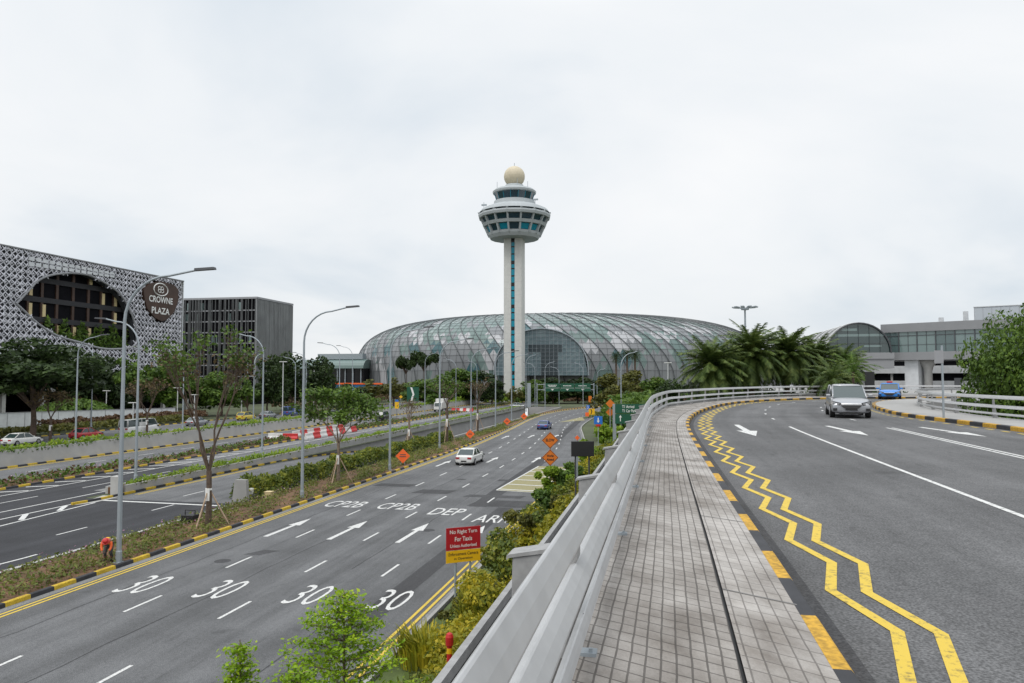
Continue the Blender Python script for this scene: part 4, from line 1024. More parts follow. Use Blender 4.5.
def tree(px, ytop, depth, wpx, kind, leafm, label, zb=0.0, seed=0, group=None, barkm='bark', name='tree'):
    key = (kind, leafm, seed)
    if key not in PROT:
        tr, cr = mk_tree(kind, seed * 13 + 5); r = empty(name, (0, 0, 0)); tr.build('trunk', M[barkm], r); cr.build('crown', M[leafm], r); PROT[key] = (r, [False])
    r, used = PROT[key]; o = copytree(r) if used[0] else r; used[0] = True; o.name = name
    p = dep(px, HOR, depth); hh = CZ + (HOR - ytop) * depth / FPX - zb; w = wpx * depth / FPX * (1.22 if px < 700 else 1.0)
    o.location = (p.x, p.y, zb); o.scale = (w / 9.6, w / 9.6, hh / 9.8); o.rotation_euler = (0, 0, (px * 1.7) % 6.28)
    return tag(o, label, 'tree', group)
for a in [
    (34, 334, 98, 130, 'rain', 'leaf_dark', 'broad dark rain tree spreading its flat crown at the left edge'),
    (-30, 338, 108, 120, 'rain', 'leaf_dark', 'dark rain tree cut by the left edge of the picture'),
    (66, 350, 152, 60, 'dense', 'leaf_dark', 'dark tree tucked behind the broad rain tree under the eye-shaped opening'),
    (100, 354, 156, 60, 'dense', 'leaf_dark', 'dark bushy tree under the lattice screen left of the near lamp pole'),
    (140, 350, 152, 46, 'loose', 'leaf_mid', 'fresh green loose tree under the shield sign of the hotel'),
    (168, 354, 158, 48, 'dense', 'leaf_mid', 'mid green tree at the right corner of the hotel'),
    (120, 368, 164, 60, 'dense', 'leaf_dark', 'dark tree filling the gap behind the loose green one by the hotel'),
    (196, 364, 156, 46, 'loose', 'leaf_mid', 'light green tree before the foot of the finned block'),
    (222, 372, 160, 48, 'dense', 'leaf_mid', 'rounded green tree before the finned block behind the bare young tree'),
    (248, 372, 146, 36, 'loose', 'leaf_mid', 'small leafy tree before the corner of the finned block'),
    (268, 356, 168, 42, 'dense', 'leaf_dark', 'dark full tree at the right corner of the finned block'),
    (292, 353, 176, 44, 'dense', 'leaf_dark', 'tallest dark tree between the finned block and the dome'),
    (316, 357, 182, 42, 'dense', 'leaf_dark', 'dark tree at the right end of the clump beside the finned block'),
    (346, 384, 210, 34, 'dense', 'leaf_dark', 'low dark tree before the terminal link'),
    (372, 378, 225, 44, 'loose', 'leaf_olive', 'thin olive tree at the left foot of the dome'),
    (394, 376, 210, 36, 'loose', 'leaf_olive', 'olive tree standing left of the flat-topped pair'),
    (406, 357, 250, 20, 'umbrella', 'leaf_dark', 'smaller flat-topped dark tree before the left of the dome'),
    (424, 352, 252, 27, 'umbrella', 'leaf_dark', 'larger flat-topped dark tree before the left of the dome'),
    (428, 380, 195, 46, 'dense', 'leaf_mid', 'bright mid-green tree below the flat-topped pair'),
    (452, 369, 226, 48, 'dense', 'leaf_mid', 'broad green tree in front of the left half of the dome'),
    (474, 371, 232, 44, 'dense', 'leaf_dark', 'dark tree left of the control tower'),
    (492, 379, 222, 36, 'dense', 'leaf_dark', 'lower dark tree just left of the tower shaft'),
    (512, 385, 205, 24, 'loose', 'leaf_olive', 'yellowish tree at the foot of the control tower'),
    (530, 380, 212, 36, 'dense', 'leaf_mid', 'green tree right of the tower shaft'),
    (553, 378, 236, 40, 'dense', 'leaf_dark', 'dark tree behind the green gantry sign'),
    (578, 378, 240, 44, 'dense', 'leaf_dark', 'dark tree before the right edge of the arched entrance'),
    (608, 374, 160, 44, 'dense', 'leaf_olive', 'large olive-brown tree right of the gantry sign'),
    (634, 371, 176, 48, 'dense', 'leaf_olive', 'tall olive tree below the fan palms'),
    (652, 378, 130, 46, 'dense', 'leaf_mid', 'dark green tree beside the start of the bending guardrail'),
    (676, 380, 120, 44, 'dense', 'leaf_dark', 'low dark tree left of the date palms'),
    (1024, 311, 44, 118, 'big', 'leaf_mid', 'big dense green tree overhanging the right guardrail'),
    (1075, 325, 52, 110, 'dense', 'leaf_dark', 'dark tree behind the big one at the right edge'),
]: tree(*a[:7], zb=1.0 if a[0] > 900 else 0.0, seed=(0 if a[4] in ('big', 'umbrella') else int(a[0]) % 2))
# --- palms
def frond(rng, mb, az, el, L, w, droop, nl=26):
    d = Vector((math.cos(az), math.sin(az), 0)); p = Vector((0, 0, 0)); pts = [p.copy()]; e = el
    for k in range(8):
        p = p + (d * math.cos(e) + Vector((0, 0, math.sin(e)))) * (L / 8); pts.append(p.copy()); e -= droop / 8
    side = Vector((-d.y, d.x, 0))
    for a, b in zip(pts, pts[1:]): mb.quad(a - side * .025, b - side * .02, b + side * .02, a + side * .025)
    for k in range(nl):
        t = (k + .6) / nl; i = min(7, int(t * 8)); q = pts[i] + (pts[i + 1] - pts[i]) * (t * 8 - i); tg = (pts[i + 1] - pts[i]).normalized(); up = side.cross(tg).normalized()
        ll = w * (math.sin(math.pi * (0.12 + .85 * t)) ** .6) * rng.uniform(.8, 1.15)
        for s in (-1, 1):
            v = (side * s * .75 + tg * .62 + up * rng.uniform(.0, .4) - Vector((0, 0, .12))).normalized() * ll; h = tg * .05
            mb.quad(q - h, q + h, q + h * .3 + v, q - h * .3 + v)
def palm(loc, zc, L, nf, label, seed, wleaf=.62, lo=-.75, cat='palm tree', group=None, leafm='leaf_palm', tr=.26, nl=26, name='palm_tree', droop=(0.75, 1.6)):
    rng = random.Random(seed); r = empty(name, loc, rng.uniform(0, 6), label, cat, group)
    mb = MB(); zz = zc - loc[2]; mb.tube([(0, 0, -.2), (.05, 0, zz * .5), (0, 0, zz)], [tr * 1.2, tr, tr * 1.05], 10); mb.build('trunk', M['bark'], r)
    mb = MB()
    for k in range(nf):
        f = k / nf; el = 1.5 + (lo - 1.5) * f ** .95; frond(rng, mb, k * 2.399 + rng.uniform(-.2, .2), el, L * rng.uniform(.85, 1.1), wleaf, rng.uniform(*droop), nl)
    c = mb.build('crown', M[leafm], r); c.location = (0, 0, zz); return r
for px, py, d, L, lab in ((712, 367, 77, 4.1, 'leftmost bushy date palm behind the bend of the guardrail'), (752, 355, 80, 4.3, 'tallest date palm behind the bend with upright top fronds'), (787, 356, 82, 4.2, 'date palm between the tallest palm and the car'), (815, 363, 85, 4.0, 'date palm just left of the glass tunnel'), (842, 369, 92, 3.8, 'last date palm of the row before the glass tunnel end'), (736, 372, 86, 4.0, 'shorter date palm half hidden between the first two palms')):
    p = dep(px, py, d); palm((p.x, p.y, 0), p.z, L, 105, lab, int(px), .78, -.8, group='date palms behind the bend', nl=46)
p = dep(853, 372, 74); palm((p.x, p.y, 2), p.z, 2.9, 14, 'young bright green palm before the glass tunnel', 3, .6, .1, leafm='leaf_mid', tr=.12, nl=18)
p = dep(832, 380, 72); palm((p.x, p.y, 1), p.z, 2.8, 30, 'low dark palm behind the parked-side rail near the silver car', 31, .6, -.7, nl=24)
for px, py, lab in ((616, 354, 'left fan palm of the trio before the dome'), (627, 351, 'middle fan palm of the trio before the dome'), (635, 352, 'right fan palm of the trio before the dome')):
    p = dep(px, py + 3, 235); palm((p.x, p.y, 0), p.z, 2.4, 34, lab, int(px), 1.2, -.6, group='fan palms before the dome', nl=8, tr=.3, leafm='leaf_dark')
# --- bare young roadside trees
def branchy(mb, rng, p, d, L, r, depth, tips, sp=1.0):
    q = p + d * L; m = p + d * L * .5 + Vector((rng.uniform(-1, 1), rng.uniform(-1, 1), rng.uniform(-.3, .6))) * L * .07
    mb.tube([p, m, q], [r, r * .85, r * .66], 6 if depth > 2 else 4, cap=False)
    if depth == 0: tips.append(q); return
    for k in range(rng.choice((2, 3, 3)) if depth > 1 else 3):
        a = rng.uniform(0, 6.28); s = rng.uniform(.35, .75) * sp; v = (d + (d.orthogonal().normalized() * math.cos(a) + d.cross(d.orthogonal()).normalized() * math.sin(a)) * s + Vector((0, 0, .12))).normalized()
        branchy(mb, rng, q, v, L * rng.uniform(.62, .86), r * .62, depth - 1, tips, sp)
    if depth <= 2: tips.append(q)
def young_tree(base, H, th, spread, depth, nl, ls, leafm, label, seed, r0=.17, barkm='bark', stakes=True, brown=0):
    rng = random.Random(seed); ng = np.random.default_rng(seed); r = empty('young_tree', base, 0, label, 'tree', 'young trees on the verge')
    mb = MB(); tips = []; mb.tube([(0, 0, -.2), (.04, 0, th * .5), (0, 0, th)], [r0 * 1.15, r0 * .95, r0 * .9], 8)
    nm = 4; 
    for k in range(nm):
        a = k * 2 * math.pi / nm + rng.uniform(-.4, .4); v = Vector((math.cos(a) * spread, math.sin(a) * spread, 1)).normalized(); branchy(mb, rng, Vector((0, 0, th * .97)), v, (H - th) * .30, r0 * .47, depth, tips, .36 if depth == 4 else 1.0)
    mb.build('trunk', M[barkm], r)
    mb = MB(); mb.tube([(0, 0, th * .45), (0, 0, th * .68)], r0 * 1.12, 8); mb.build('tree_wrap', M['signwhite'], r)
    T = np.array([t[:] for t in tips]); zt = (T[:, 2] - T[:, 2].min()) / max(.1, np.ptp(T[:, 2]))
    def cloud(sel, n, sz, m, nm):
        if len(sel) == 0: return
        k = ng.integers(0, len(sel), n); P = sel[k] + ng.normal(size=(n, 3)) * np.array([.38, .38, .2]); V, F = leaves(ng, P, np.tile([0, 0, 1.0], (n, 1)), sz); c = MB(); c.arr(V, F); c.build(nm, M[m], r)
    cloud(T[zt > .38] if brown else T, nl, ls, leafm, 'crown')
    if brown: cloud(T[zt <= .55], brown, ls * .8, 'leaf_dry', 'dry_leaves')
    if stakes:
        for k in range(3):
            a = k * 2.1 + .5; mb = MB(); mb.tube([(math.cos(a) * 1.1, math.sin(a) * 1.1, -.1), (math.cos(a) * .1, math.sin(a) * .1, th * .62)], .04, 6); mb.build('stake', M['wood'], r)
    return r
def vb(px, py, z=0.15): p = lev(px, py, z); return (p.x, p.y, z)
young_tree(vb(208, 525), 10.6, 2.9, .30, 4, 850, .13, 'leaf_mid', 'nearest young tree on the verge with bare brown lower twigs and sparse green top', 4, .155, 'bark', True, 650)
young_tree(vb(338, 482), 8.2, 3.0, .75, 3, 3600, .15, 'leaf_mid', 'young tree with a full green crown beside the end of the hedge', 9, .13, 'bark_p')
young_tree(vb(409, 449), 6.0, 3.2, .35, 3, 130, .12, 'leaf_dry', 'almost leafless young tree rising from the hedge behind the nearest orange diamond sign', 12, .14, 'bark_p')
young_tree(vb(447, 442), 8.6, 4.2, .3, 3, 260, .14, 'leaf_mid', 'thin dark-trunked young tree between the two nearer orange diamond signs', 15, .15)
young_tree(vb(477.6, 432), 8.5, 4.0, .3, 3, 240, .14, 'leaf_dry', 'slim young tree behind the second orange diamond sign', 18, .14)
for px, py, d, H, lab in ((52, 428, 96, 7.5, 'small bare tree behind the wall planter left of the lamp posts'), (148, 425, 108, 9.0, 'bare brown tree behind the white minibus')):
    p = dep(px, HOR, d); young_tree((p.x, p.y, 0), H, 3.0, .6, 3, 420, .2, 'leaf_dry', lab, int(px), .16, stakes=False)
# --- hedges and shrubs
def hedge(name, x0, x1, ys, h, n, sz, leafm, label, cat='hedge', z0=0.1, seed=1, bumps=.3):
    rng = np.random.default_rng(seed); Y = rng.uniform(ys[0], ys[1], n); X = rng.uniform(x0, x1, n)
    hh = h * (1 + bumps * (np.sin(Y * .9 + X) * .4 + np.sin(Y * 2.3 + 1) * .35 + rng.normal(size=n) * .12)); e = np.minimum(1, np.minimum(X - x0, x1 - X) / (.3 * (x1 - x0)) + .45)
    Z = z0 + hh * e * rng.random(n) ** .35
    V, F = leaves(rng, np.stack([X, Y, Z], 1), np.tile([.4, -.5, .7], (n, 1)), sz); mb = MB(); mb.arr(V, F); o = mb.build(name, M[leafm]); return tag(o, label, cat)
hedge('hedge', -28.6, -26.9, (45.6, 94), 1.35, 18000, .13, 'leaf_hedge', 'bushy green hedge growing along the verge between slip road and main road', z0=-.2)
hedge('hedge', -89, -86, (60, 125), 1.1, 5000, .3, 'leaf_olive', 'low yellow-green hedge beyond the left cars', seed=2, bumps=.1)
hedge('hedge', -93, -89.5, (96, 135), 1.5, 5000, .28, 'leaf_red', 'reddish-brown clipped hedge beyond the left cars', seed=3, bumps=.25)
hedge('hedge', -97, -91, (172, 300), 3.0, 9000, .4, 'leaf_dry', 'long brown-green hedge continuing behind the parked cars', seed=4)
hedge('hedge', -30, 10, (262, 268), 3.0, 5000, .5, 'leaf_mid', 'clipped bright hedge beyond the far bend of the road', seed=5)
hedge('hedge', -70, -34, (236, 244), 2.2, 5000, .45, 'leaf_bright', 'bright yellow-green hedge before the tower trees', seed=6)
hedge('hedge', -34, 12, (250, 256), 1.6, 4500, .4, 'leaf_red', 'low reddish hedge along the far bend of the road', seed=7)
hedge('hedge', -1, 34, (92, 98), 5.5, 9000, .35, 'leaf_dark', 'dark undergrowth hedge below the date palms', seed=8)
hedge('hedge', -9, -1, (96, 150), 4.5, 9000, .35, 'leaf_mid', 'dense greenery beside the guardrail bend', seed=9)
rng = np.random.default_rng(20); c = dep(76, HOR, 140); P, Nv = blobcloud(rng, np.array([[0, 0, 0.]]), np.array([1.]), 3500, 1, .93); P = P * np.array([7.5, 7.5, 4.2]); P = P[P[:, 2] > 0]; V, F = leaves(rng, P, P * .3, .35); mb = MB(); mb.arr(V, F)
tag(mb.build('bush', M['leaf_mid'], loc=(c.x, c.y, 0)), 'large clipped dome-shaped green bush behind the white hoarding', 'bush')
def shrub(px, pyt, Hh, wpx, leafm, label, seed, n=1500, sz=.09, blades=False):
    h = CZ - Hh; d = FPX * h / (pyt - HOR); p = dep(px, pyt, d); px += 8; p = dep(px, pyt, d); w = wpx * .86 * d / FPX / 2; rng = np.random.default_rng(seed)
    zb = bankz(p.x, p.y) if p.x < -1.6 else 0.0; Hh = max(.5, Hh - zb); r = empty('shrub', (p.x, p.y, zb), 0, label, 'shrub'); mb = MB(); cr_ = MB()
    if blades:
        for k in range(n // 4):
            a, rr_, l = rng.uniform(0, 6.28), rng.random() ** .5 * w * .8, Hh * rng.uniform(.55, 1.05); b = Vector((math.cos(a) * rr_, math.sin(a) * rr_, 0.05)); dd = Vector((math.cos(a), math.sin(a), 0)) * rng.uniform(.1, .55) * l; s = Vector((-math.sin(a), math.cos(a), 0)) * .028
            m = b + dd * .35 + Vector((0, 0, l * .65)); t = b + dd + Vector((0, 0, l * rng.uniform(.75, 1))); cr_.quad(b - s, b + s, m + s, m - s); cr_.quad(m - s, m + s, t + s * .1, t - s * .1)
    else:
        nb = 16; C = np.stack([rng.normal(size=nb) * w * .42, rng.normal(size=nb) * w * .42, Hh * (.3 + .5 * rng.random(nb))], 1); C[0] = (0, 0, Hh * .8); Rr = rng.uniform(.22, .42, nb) * max(w, .6)
        P, Nv = blobcloud(rng, C, Rr, n, .75, .4); P[:, 2] = np.clip(P[:, 2], .05, Hh * 1.05); V, F = leaves(rng, P, Nv, sz); cr_.arr(V, F)
        for k in range(8): mb.tube([(0, 0, 0), tuple(C[k] * .6), tuple(C[k])], [.035, .025, .01], 5)
        mb.build('stem', M['bark'], r)
    cr_.build('foliage', M[leafm], r); return r
for a in [
    (420, 628, 1.0, 96, 'leaf_yellow', 'yellow grassy clump at the road edge below the red and yellow sign', 1, 1500, .1, True),
    (448, 660, .8, 60, 'leaf_yellow', 'golden grassy clump beside the red marker post', 21, 1100, .1, True),
    (482, 596, 1.6, 90, 'leaf_yellow', 'tall yellow-green grassy clump right of the red and yellow sign posts', 2, 2000, .1, True),
    (456, 592, 1.3, 46, 'leaf_olive', 'leafy olive shrub behind the red and yellow sign posts', 3, 1700, .08),
    (508, 568, 2.3, 52, 'leaf_olive', 'olive shrub in front of the nearest guardrail block', 4, 2600, .08),
    (496, 580, 1.9, 46, 'leaf_yellow', 'golden shrub between the sign and the nearest guardrail block', 5, 2200, .08),
    (530, 508, 2.4, 58, 'leaf_olive', 'rounded olive and yellow shrub behind the nearest guardrail block', 6, 4200, .09),
    (550, 506, 3.0, 48, 'leaf_yellow', 'golden shrub touching the guardrail past the nearest block', 7, 3000, .09),
    (516, 534, 2.0, 44, 'leaf_yellow', 'golden-yellow shrub at the road edge above the red sign', 8, 2400, .09),
    (545, 460, 3.2, 44, 'leaf_bright', 'dense fresh-green shrub below the orange warning diamonds', 9, 5000, .13),
    (561, 456, 3.4, 50, 'leaf_mid', 'bushy mid-green shrub to the left of the black sign back', 10, 5000, .13),
    (574, 474, 3.0, 40, 'leaf_yellow', 'golden shrub below the black sign back', 11, 3000, .12),
    (540, 484, 2.6, 34, 'leaf_mid', 'small green shrub spilling over the yellow hatched box', 12, 2600, .12),
    (560, 488, 2.9, 44, 'leaf_olive', 'olive shrub against the deck edge below the black sign back', 22, 2600, .12),
    (594, 420, 3.6, 30, 'leaf_bright', 'lime-green shrub under the small blue sign', 13, 3000, .2),
    (611, 423, 3.4, 32, 'leaf_bright', 'lime-green shrub under the green direction board', 14, 3000, .2),
    (602, 443, 2.6, 34, 'leaf_yellow', 'yellow shrub beside the second guardrail block', 15, 2200, .14),
]: shrub(*a)
def sapling(x, y, H, W0, label, seed, n):
    rng = np.random.default_rng(seed); r = empty('sapling', (x, y, 0), 0, label, 'tree'); mb = MB(); mb.tube([(0, 0, 0), (.02, .02, H * .5), (0, 0, H - .05)], [.05, .035, .008], 7); PP = []
    k = 0; z = H * .25
    while z < H - .08:
        f = (H - z) / (H * .75); nb = 5 if f > .12 else 3
        for j in range(nb):
            a = j * 6.283 / nb + k * .7 + rng.uniform(-.25, .25); L = (W0 * f ** .75 + .06) * rng.uniform(.75, 1.12); e = .35
            t = np.array([math.cos(a) * L, math.sin(a) * L, L * e]); mb.tube([(0, 0, z), tuple(np.array([0, 0, z]) + t * .55 + np.array([0, 0, .02])), tuple(np.array([0, 0, z]) + t)], [.014, .009, .003], 4)
            m = int(20 + 135 * L); s = rng.random(m) ** .6; q = np.array([0, 0, z]) + s[:, None] * t + rng.normal(size=(m, 3)) * np.array([.07, .07, .022]) * (1 + .6 * L); PP.append(q)
        z += .12 + .17 * f; k += 1
    mb.build('trunk', M['bark_p'], r); P = np.concatenate(PP); V, F = leaves(rng, P, np.tile([0, 0, 1.0], (len(P), 1)), .038, .55, .5); c = MB(); c.arr(V, F); c.build('crown', M['leaf_lime'], r); return r
def sap_at(px, py, H): h = CZ - H; d = FPX * h / (py - HOR); return dep(px, py, d)
p = sap_at(344, 588, 4.3); sapling(p.x, p.y, 4.3, 1.75, 'tiered bright green sapling in front at the bottom of the picture', 1, 0)
p = sap_at(240, 636, 4.1); sapling(p.x, p.y, 4.1, .62, 'slender bright green sapling left of the larger tiered one', 2, 0)
p = sap_at(300, 668, 3.4); sapling(p.x, p.y, 3.4, 1.3, 'low green sapling between the two taller ones at the bottom', 5, 0)
def belt(name, x0, x1, y0, y1, hmax, nb, n, sz, leafm, seed):
    rng = np.random.default_rng(seed); C = np.stack([rng.uniform(x0, x1, nb), rng.uniform(y0, y1, nb), np.zeros(nb)], 1); C[:, 2] = [bankz(a, b) * .8 for a, b in C[:, :2]] + hmax * rng.uniform(.15, .8, nb); Rr = rng.uniform(.35, .75, nb)
    P, Nv = blobcloud(rng, C, Rr, n, .8, .45); V, F = leaves(rng, P, Nv, sz); mb = MB(); mb.arr(V, F); o = mb.build(name, M[leafm]); o['kind'] = 'stuff'; return o
belt('shrubbery', -6.7, -2.4, 23, 62, 2.1, 110, 32000, .08, 'leaf_yellow', 41)
belt('shrubbery', -6.6, -2.4, 21, 70, 2.3, 90, 42000, .085, 'leaf_hedge', 42)
belt('shrubbery', -5.6, -2.4, 12, 24, 1.3, 40, 16000, .06, 'leaf_yellow', 43)
belt('shrubbery', -5.6, -2.4, 12, 24, 1.3, 34, 15000, .06, 'leaf_hedge', 45)
belt('shrubbery', -6.8, -2.5, 54, 95, 2.6, 50, 18000, .14, 'leaf_bright', 44)
def scatter(name, areas, n, h, leafm, seed, label, cat='plants', sz=.09, z0=0.1, bank=0):
    rng = np.random.default_rng(seed); mb = MB(); k = rng.choice(len(areas), n, p=np.array([max(.1, (a[1] - a[0]) * (a[3] - a[2])) for a in areas]) / sum(max(.1, (a[1] - a[0]) * (a[3] - a[2])) for a in areas)); A = np.array(areas)[k]
    X = rng.uniform(A[:, 0], A[:, 1]); Y = rng.uniform(A[:, 2], A[:, 3]); cl = np.sin(X * 1.9 + Y * .7) * np.sin(Y * .53 + 2 + X) + rng.normal(size=n) * .5; keep = cl > -.35; X, Y = X[keep], Y[keep]; m = len(X)
    Z = z0 + h * rng.random(m) * (.5 + .5 * np.clip(cl[keep], 0, 1)); Z = Z + (np.array([bankz(a, b) for a, b in zip(X, Y)]) if bank else 0); V, F = leaves(rng, np.stack([X, Y, Z], 1), np.tile([0, -.4, .8], (m, 1)), sz); mb.arr(V, F)
    o = mb.build(name, M[leafm]); o['kind'] = 'stuff'; return o
def vx(y): return -22.8 - (0 if y < 80 else (y - 80) * .055)
VA = [(-26.5, -23.1, 2, 60), (-26.2, -23.3, 60, 92), (-26.8, -24.6, 92, 120), (-28, -26.5, 120, 160)]
scatter('verge_grass', VA, 42000, .36, 'leaf_grass', 1, '', sz=.075, z0=.14)
scatter('verge_weeds', VA, 15000, .16, 'leaf_dry', 2, '', sz=.07, z0=.14)
scatter('verge_weeds', [(-26.4, -24.4, 10, 50)], 420, .5, 'flower', 3, '', sz=.045, z0=.3)
FA = [(-49.6, -47.1, 33, 90), (-49.6, -47.1, 106, 172), (-49.6, -47.1, 178, 320)]
scatter('flower_bed_plants', FA, 16000, .5, 'leaf_mid', 4, '', sz=.15, z0=.15); scatter('flower_bed_leaves', FA, 8000, .5, 'leaf_red', 5, '', sz=.15, z0=.15); scatter('flowers', FA, 1500, .35, 'flower', 6, '', sz=.08, z0=.4)
scatter('planter_weeds', [(-38.2, -37.0, 46.5, 195)], 16000, .55, 'leaf_bright', 7, '', sz=.12, z0=.45); scatter('planter_weeds', [(-37.2, -36.7, 47, 195)], 3000, -.35, 'leaf_grass', 8, '', sz=.12, z0=.72)
scatter('planter_plants', [(-60.0, -58.5, 20, 328)], 16000, .7, 'leaf_bright', 9, '', sz=.18, z0=1.35); scatter('planter_plants', [(-58.45, -58.1, 20, 328)], 4000, -.4, 'leaf_mid', 10, '', sz=.16, z0=1.55)
scatter('undergrowth', [(-6.2, -1.5, 8, 28), (-6.7, -1.5, 28, 75)], 46000, .95, 'leaf_yellow', 11, '', sz=.11, z0=.1, bank=1); scatter('undergrowth', [(-6.6, -1.5, 12, 70)], 22000, .75, 'leaf_hedge', 12, '', sz=.1, z0=.1, bank=1)
scatter('undergrowth', [(-6.9, -5.2, 10, 24)], 9000, .08, 'leaf_grass', 13, '', sz=.05, z0=.08)
scatter('island_grass', [(-15.9, -14.2, 152, 172)], 900, .4, 'leaf_grass', 14, '', sz=.2, z0=.15)
# ================================================================== STREET FURNITURE
def lamp(base, Hh, arm, az, label, r0=.11, group='street lamps'):
    r = empty('street_lamp', base, az, label, 'street lamp', group)
    Rb = min(2.0, Hh * .16); k = []
    mb = MB(); pts = [(0, 0, 0), (0, 0, Hh * .35), (0, 0, Hh - Rb - .35)]; mb.tube(pts, [r0, r0 * .85, r0 * .62], 10); mb.lathe([(r0 * 2.1, 0), (r0 * 2.1, .05), (r0 * 1.25, .06), (r0 * 1.2, .5), (r0, .55)], 10, cap=False); mb.build('pole', M['steel'], r, smooth=False)
    mb = MB(); c = [(Rb * (1 - math.cos(a)), 0, Hh - Rb - .35 + Rb * math.sin(a)) for a in [math.pi / 2 * i / 8 for i in range(9)]]; c.append((arm - .5, 0, Hh - .12)); mb.tube(c, [r0 * .6 - .002 * i for i in range(len(c))], 8); mb.build('arm', M['steel'], r)
    mb = MB(); z = Hh - .1; mb.hexa([(arm - .55, -.1, z - .06), (arm + .35, -.14, z + .0), (arm + .35, .14, z + .0), (arm - .55, .1, z - .06), (arm - .55, -.08, z + .06), (arm + .33, -.12, z + .1), (arm + .33, .12, z + .1), (arm - .55, .08, z + .06)]); mb.build('lamp_head', M['steel_d'], r); return r
PI = math.pi
for px, py, lab in ((118.6, 562, 'nearest tall street lamp on the verge beside the crouching worker'), (302, 498, 'tall street lamp on the verge at the near end of the hedge'), (389.7, 470, 'street lamp on the verge just left of the nearest orange diamond sign'), (439.5, 449, 'street lamp on the verge between the two nearer orange diamond signs'), (471, 432.5, 'street lamp on the verge behind the second orange diamond sign'), (495.5, 427, 'street lamp on the verge left of the round-looking third orange sign'), (511.6, 422, 'street lamp on the verge in line with the tower shaft')):
    p = lev(px, py, .15); k = {118.6: 12.75, 302: 12.7}.get(px, 12.4); lamp((p.x, p.y, .1), k, 3.6 if px > 120 else 3.7, -.05 if px > 120 else .12, lab)
for px, py, top, lab in ((135.6, 481.7, 316, 'street lamp in the planter median with its arm reaching left, behind the nearest lamp'), (262, 452, 332, 'street lamp in the planter median at the left of the red and white barriers'), (339, 427, 342, 'street lamp in the planter median behind the leafy young tree')):
    p = lev(px, py, .45); d = (p - Vector((0, 0, CZ))).dot(_fw); lamp((p.x, p.y, .42), CZ + (HOR - top) * d / FPX - .42, 3.4, PI, lab)
for px, py, top, az, lab in ((75.4, 444, 334, 0, 'street lamp on the tall planter wall with its arm reaching right'), (91, 427, 342, PI, 'street lamp on the tall planter wall with its arm reaching left'), (182.5, 430, 345, 0, 'street lamp on the tall planter wall behind the bare young tree'), (247, 412, 353, PI, 'far street lamp before the finned block'), (295, 413, 356, PI, 'far street lamp at the right of the finned block'), (352, 411, 345, PI, 'far street lamp on the planter wall left of the black car')):
    z = 1.35; p = lev(px, py, z); d = (p - Vector((0, 0, CZ))).dot(_fw); lamp((p.x, p.y, z), CZ + (HOR - top) * d / FPX - z, 3.2, az, lab, .1)
for px, top, d, az, lab in ((254, 352, 130, PI / 2, 'plain far pole in front of the finned block corner'), (306, 352, 165, PI, 'far street lamp just right of the tall verge lamp'), (425, 352, 165, 0, 'far street lamp right of the flat-topped trees'), (456, 358, 175, PI, 'far street lamp before the left half of the dome'), (477, 360, 190, PI, 'far street lamp left of the tower shaft'), (526, 354, 180, 0, 'far street lamp right of the tower shaft'), (535, 362, 205, PI, 'far street lamp at the left post of the green gantry'), (545, 361, 190, 0, 'far street lamp crossing the first panel of the green gantry'), (559, 366, 215, PI, 'far street lamp crossing the second panel of the green gantry'), (583, 362, 205, PI, 'far street lamp crossing the third panel of the green gantry'), (597, 368, 215, 0, 'far street lamp right of the green gantry'), (621, 350, 98, 0.6, 'street lamp rising behind the green direction board')):
    p = dep(px, HOR, d); lamp((p.x, p.y, 0), CZ + (HOR - top) * d / FPX, 3.0, az, lab, .11)
for px, top, d, lab in ((107, 391, 150, 'small white T-headed path lamp left of the clipped bush end'), (178, 388, 150, 'small white T-headed path lamp under the hotel corner'), (195, 395, 140, 'shortest white T-headed path lamp behind the bare tree'), (242, 390, 160, 'small white T-headed path lamp before the finned block'), (134, 403, 118, 'small white T-headed path lamp above the white minibus'), (314, 364, 190, 'T-headed lamp between the dark trees and the terminal link'), (668, 363, 150, 'white T-headed lamp left of the date palms'), (283, 362, 150, 'thick white pole with a small lamp head before the dark trees')):
    p = dep(px, HOR, d); h = CZ + (HOR - top) * d / FPX; r = empty('path_lamp', (p.x, p.y, 0), YAW, lab, 'path lamp', 'path lamps'); mb = MB(); mb.tube([(0, 0, 0), (0, 0, h)], [.11, .09], 8); mb.build('pole', M['steel_l'], r); mb = MB(); mb.box(-.75, .75, -.14, .14, h, h + .12); mb.build('lamp_head', M['signwhite'], r)
p = dep(746, HOR, 230); HM = empty('high_mast_light', (p.x, p.y, 0), 0, 'high-mast light with a ring of floodlights above the date palms', 'mast light'); h = CZ + (HOR - 308) * 230 / FPX
mb = MB(); mb.tube([(0, 0, 0), (0, 0, h)], [.45, .26], 10); mb.build('mast', M['steel'], HM)
mb = MB(); mb.lathe([(.5, h - .6), (1.2, h - .5), (1.2, h + .1), (.5, h + .2)], 14)
for k in range(10): a = k * PI / 5; mb.tube([(0, 0, h), (3.3 * math.cos(a), 3.3 * math.sin(a), h + .25)], .09, 5)
mb.build('ring', M['steel'], HM)
for k in range(10):
    a = k * PI / 5; mb = MB(); c = Vector((3.1 * math.cos(a), 3.1 * math.sin(a), h + .25)); mb.obox(c, Vector((math.cos(a), math.sin(a), .1)) * .75, Vector((-math.sin(a), math.cos(a), 0)) * .5, (0, 0, .16)); mb.build('floodlight', M['steel'], HM)
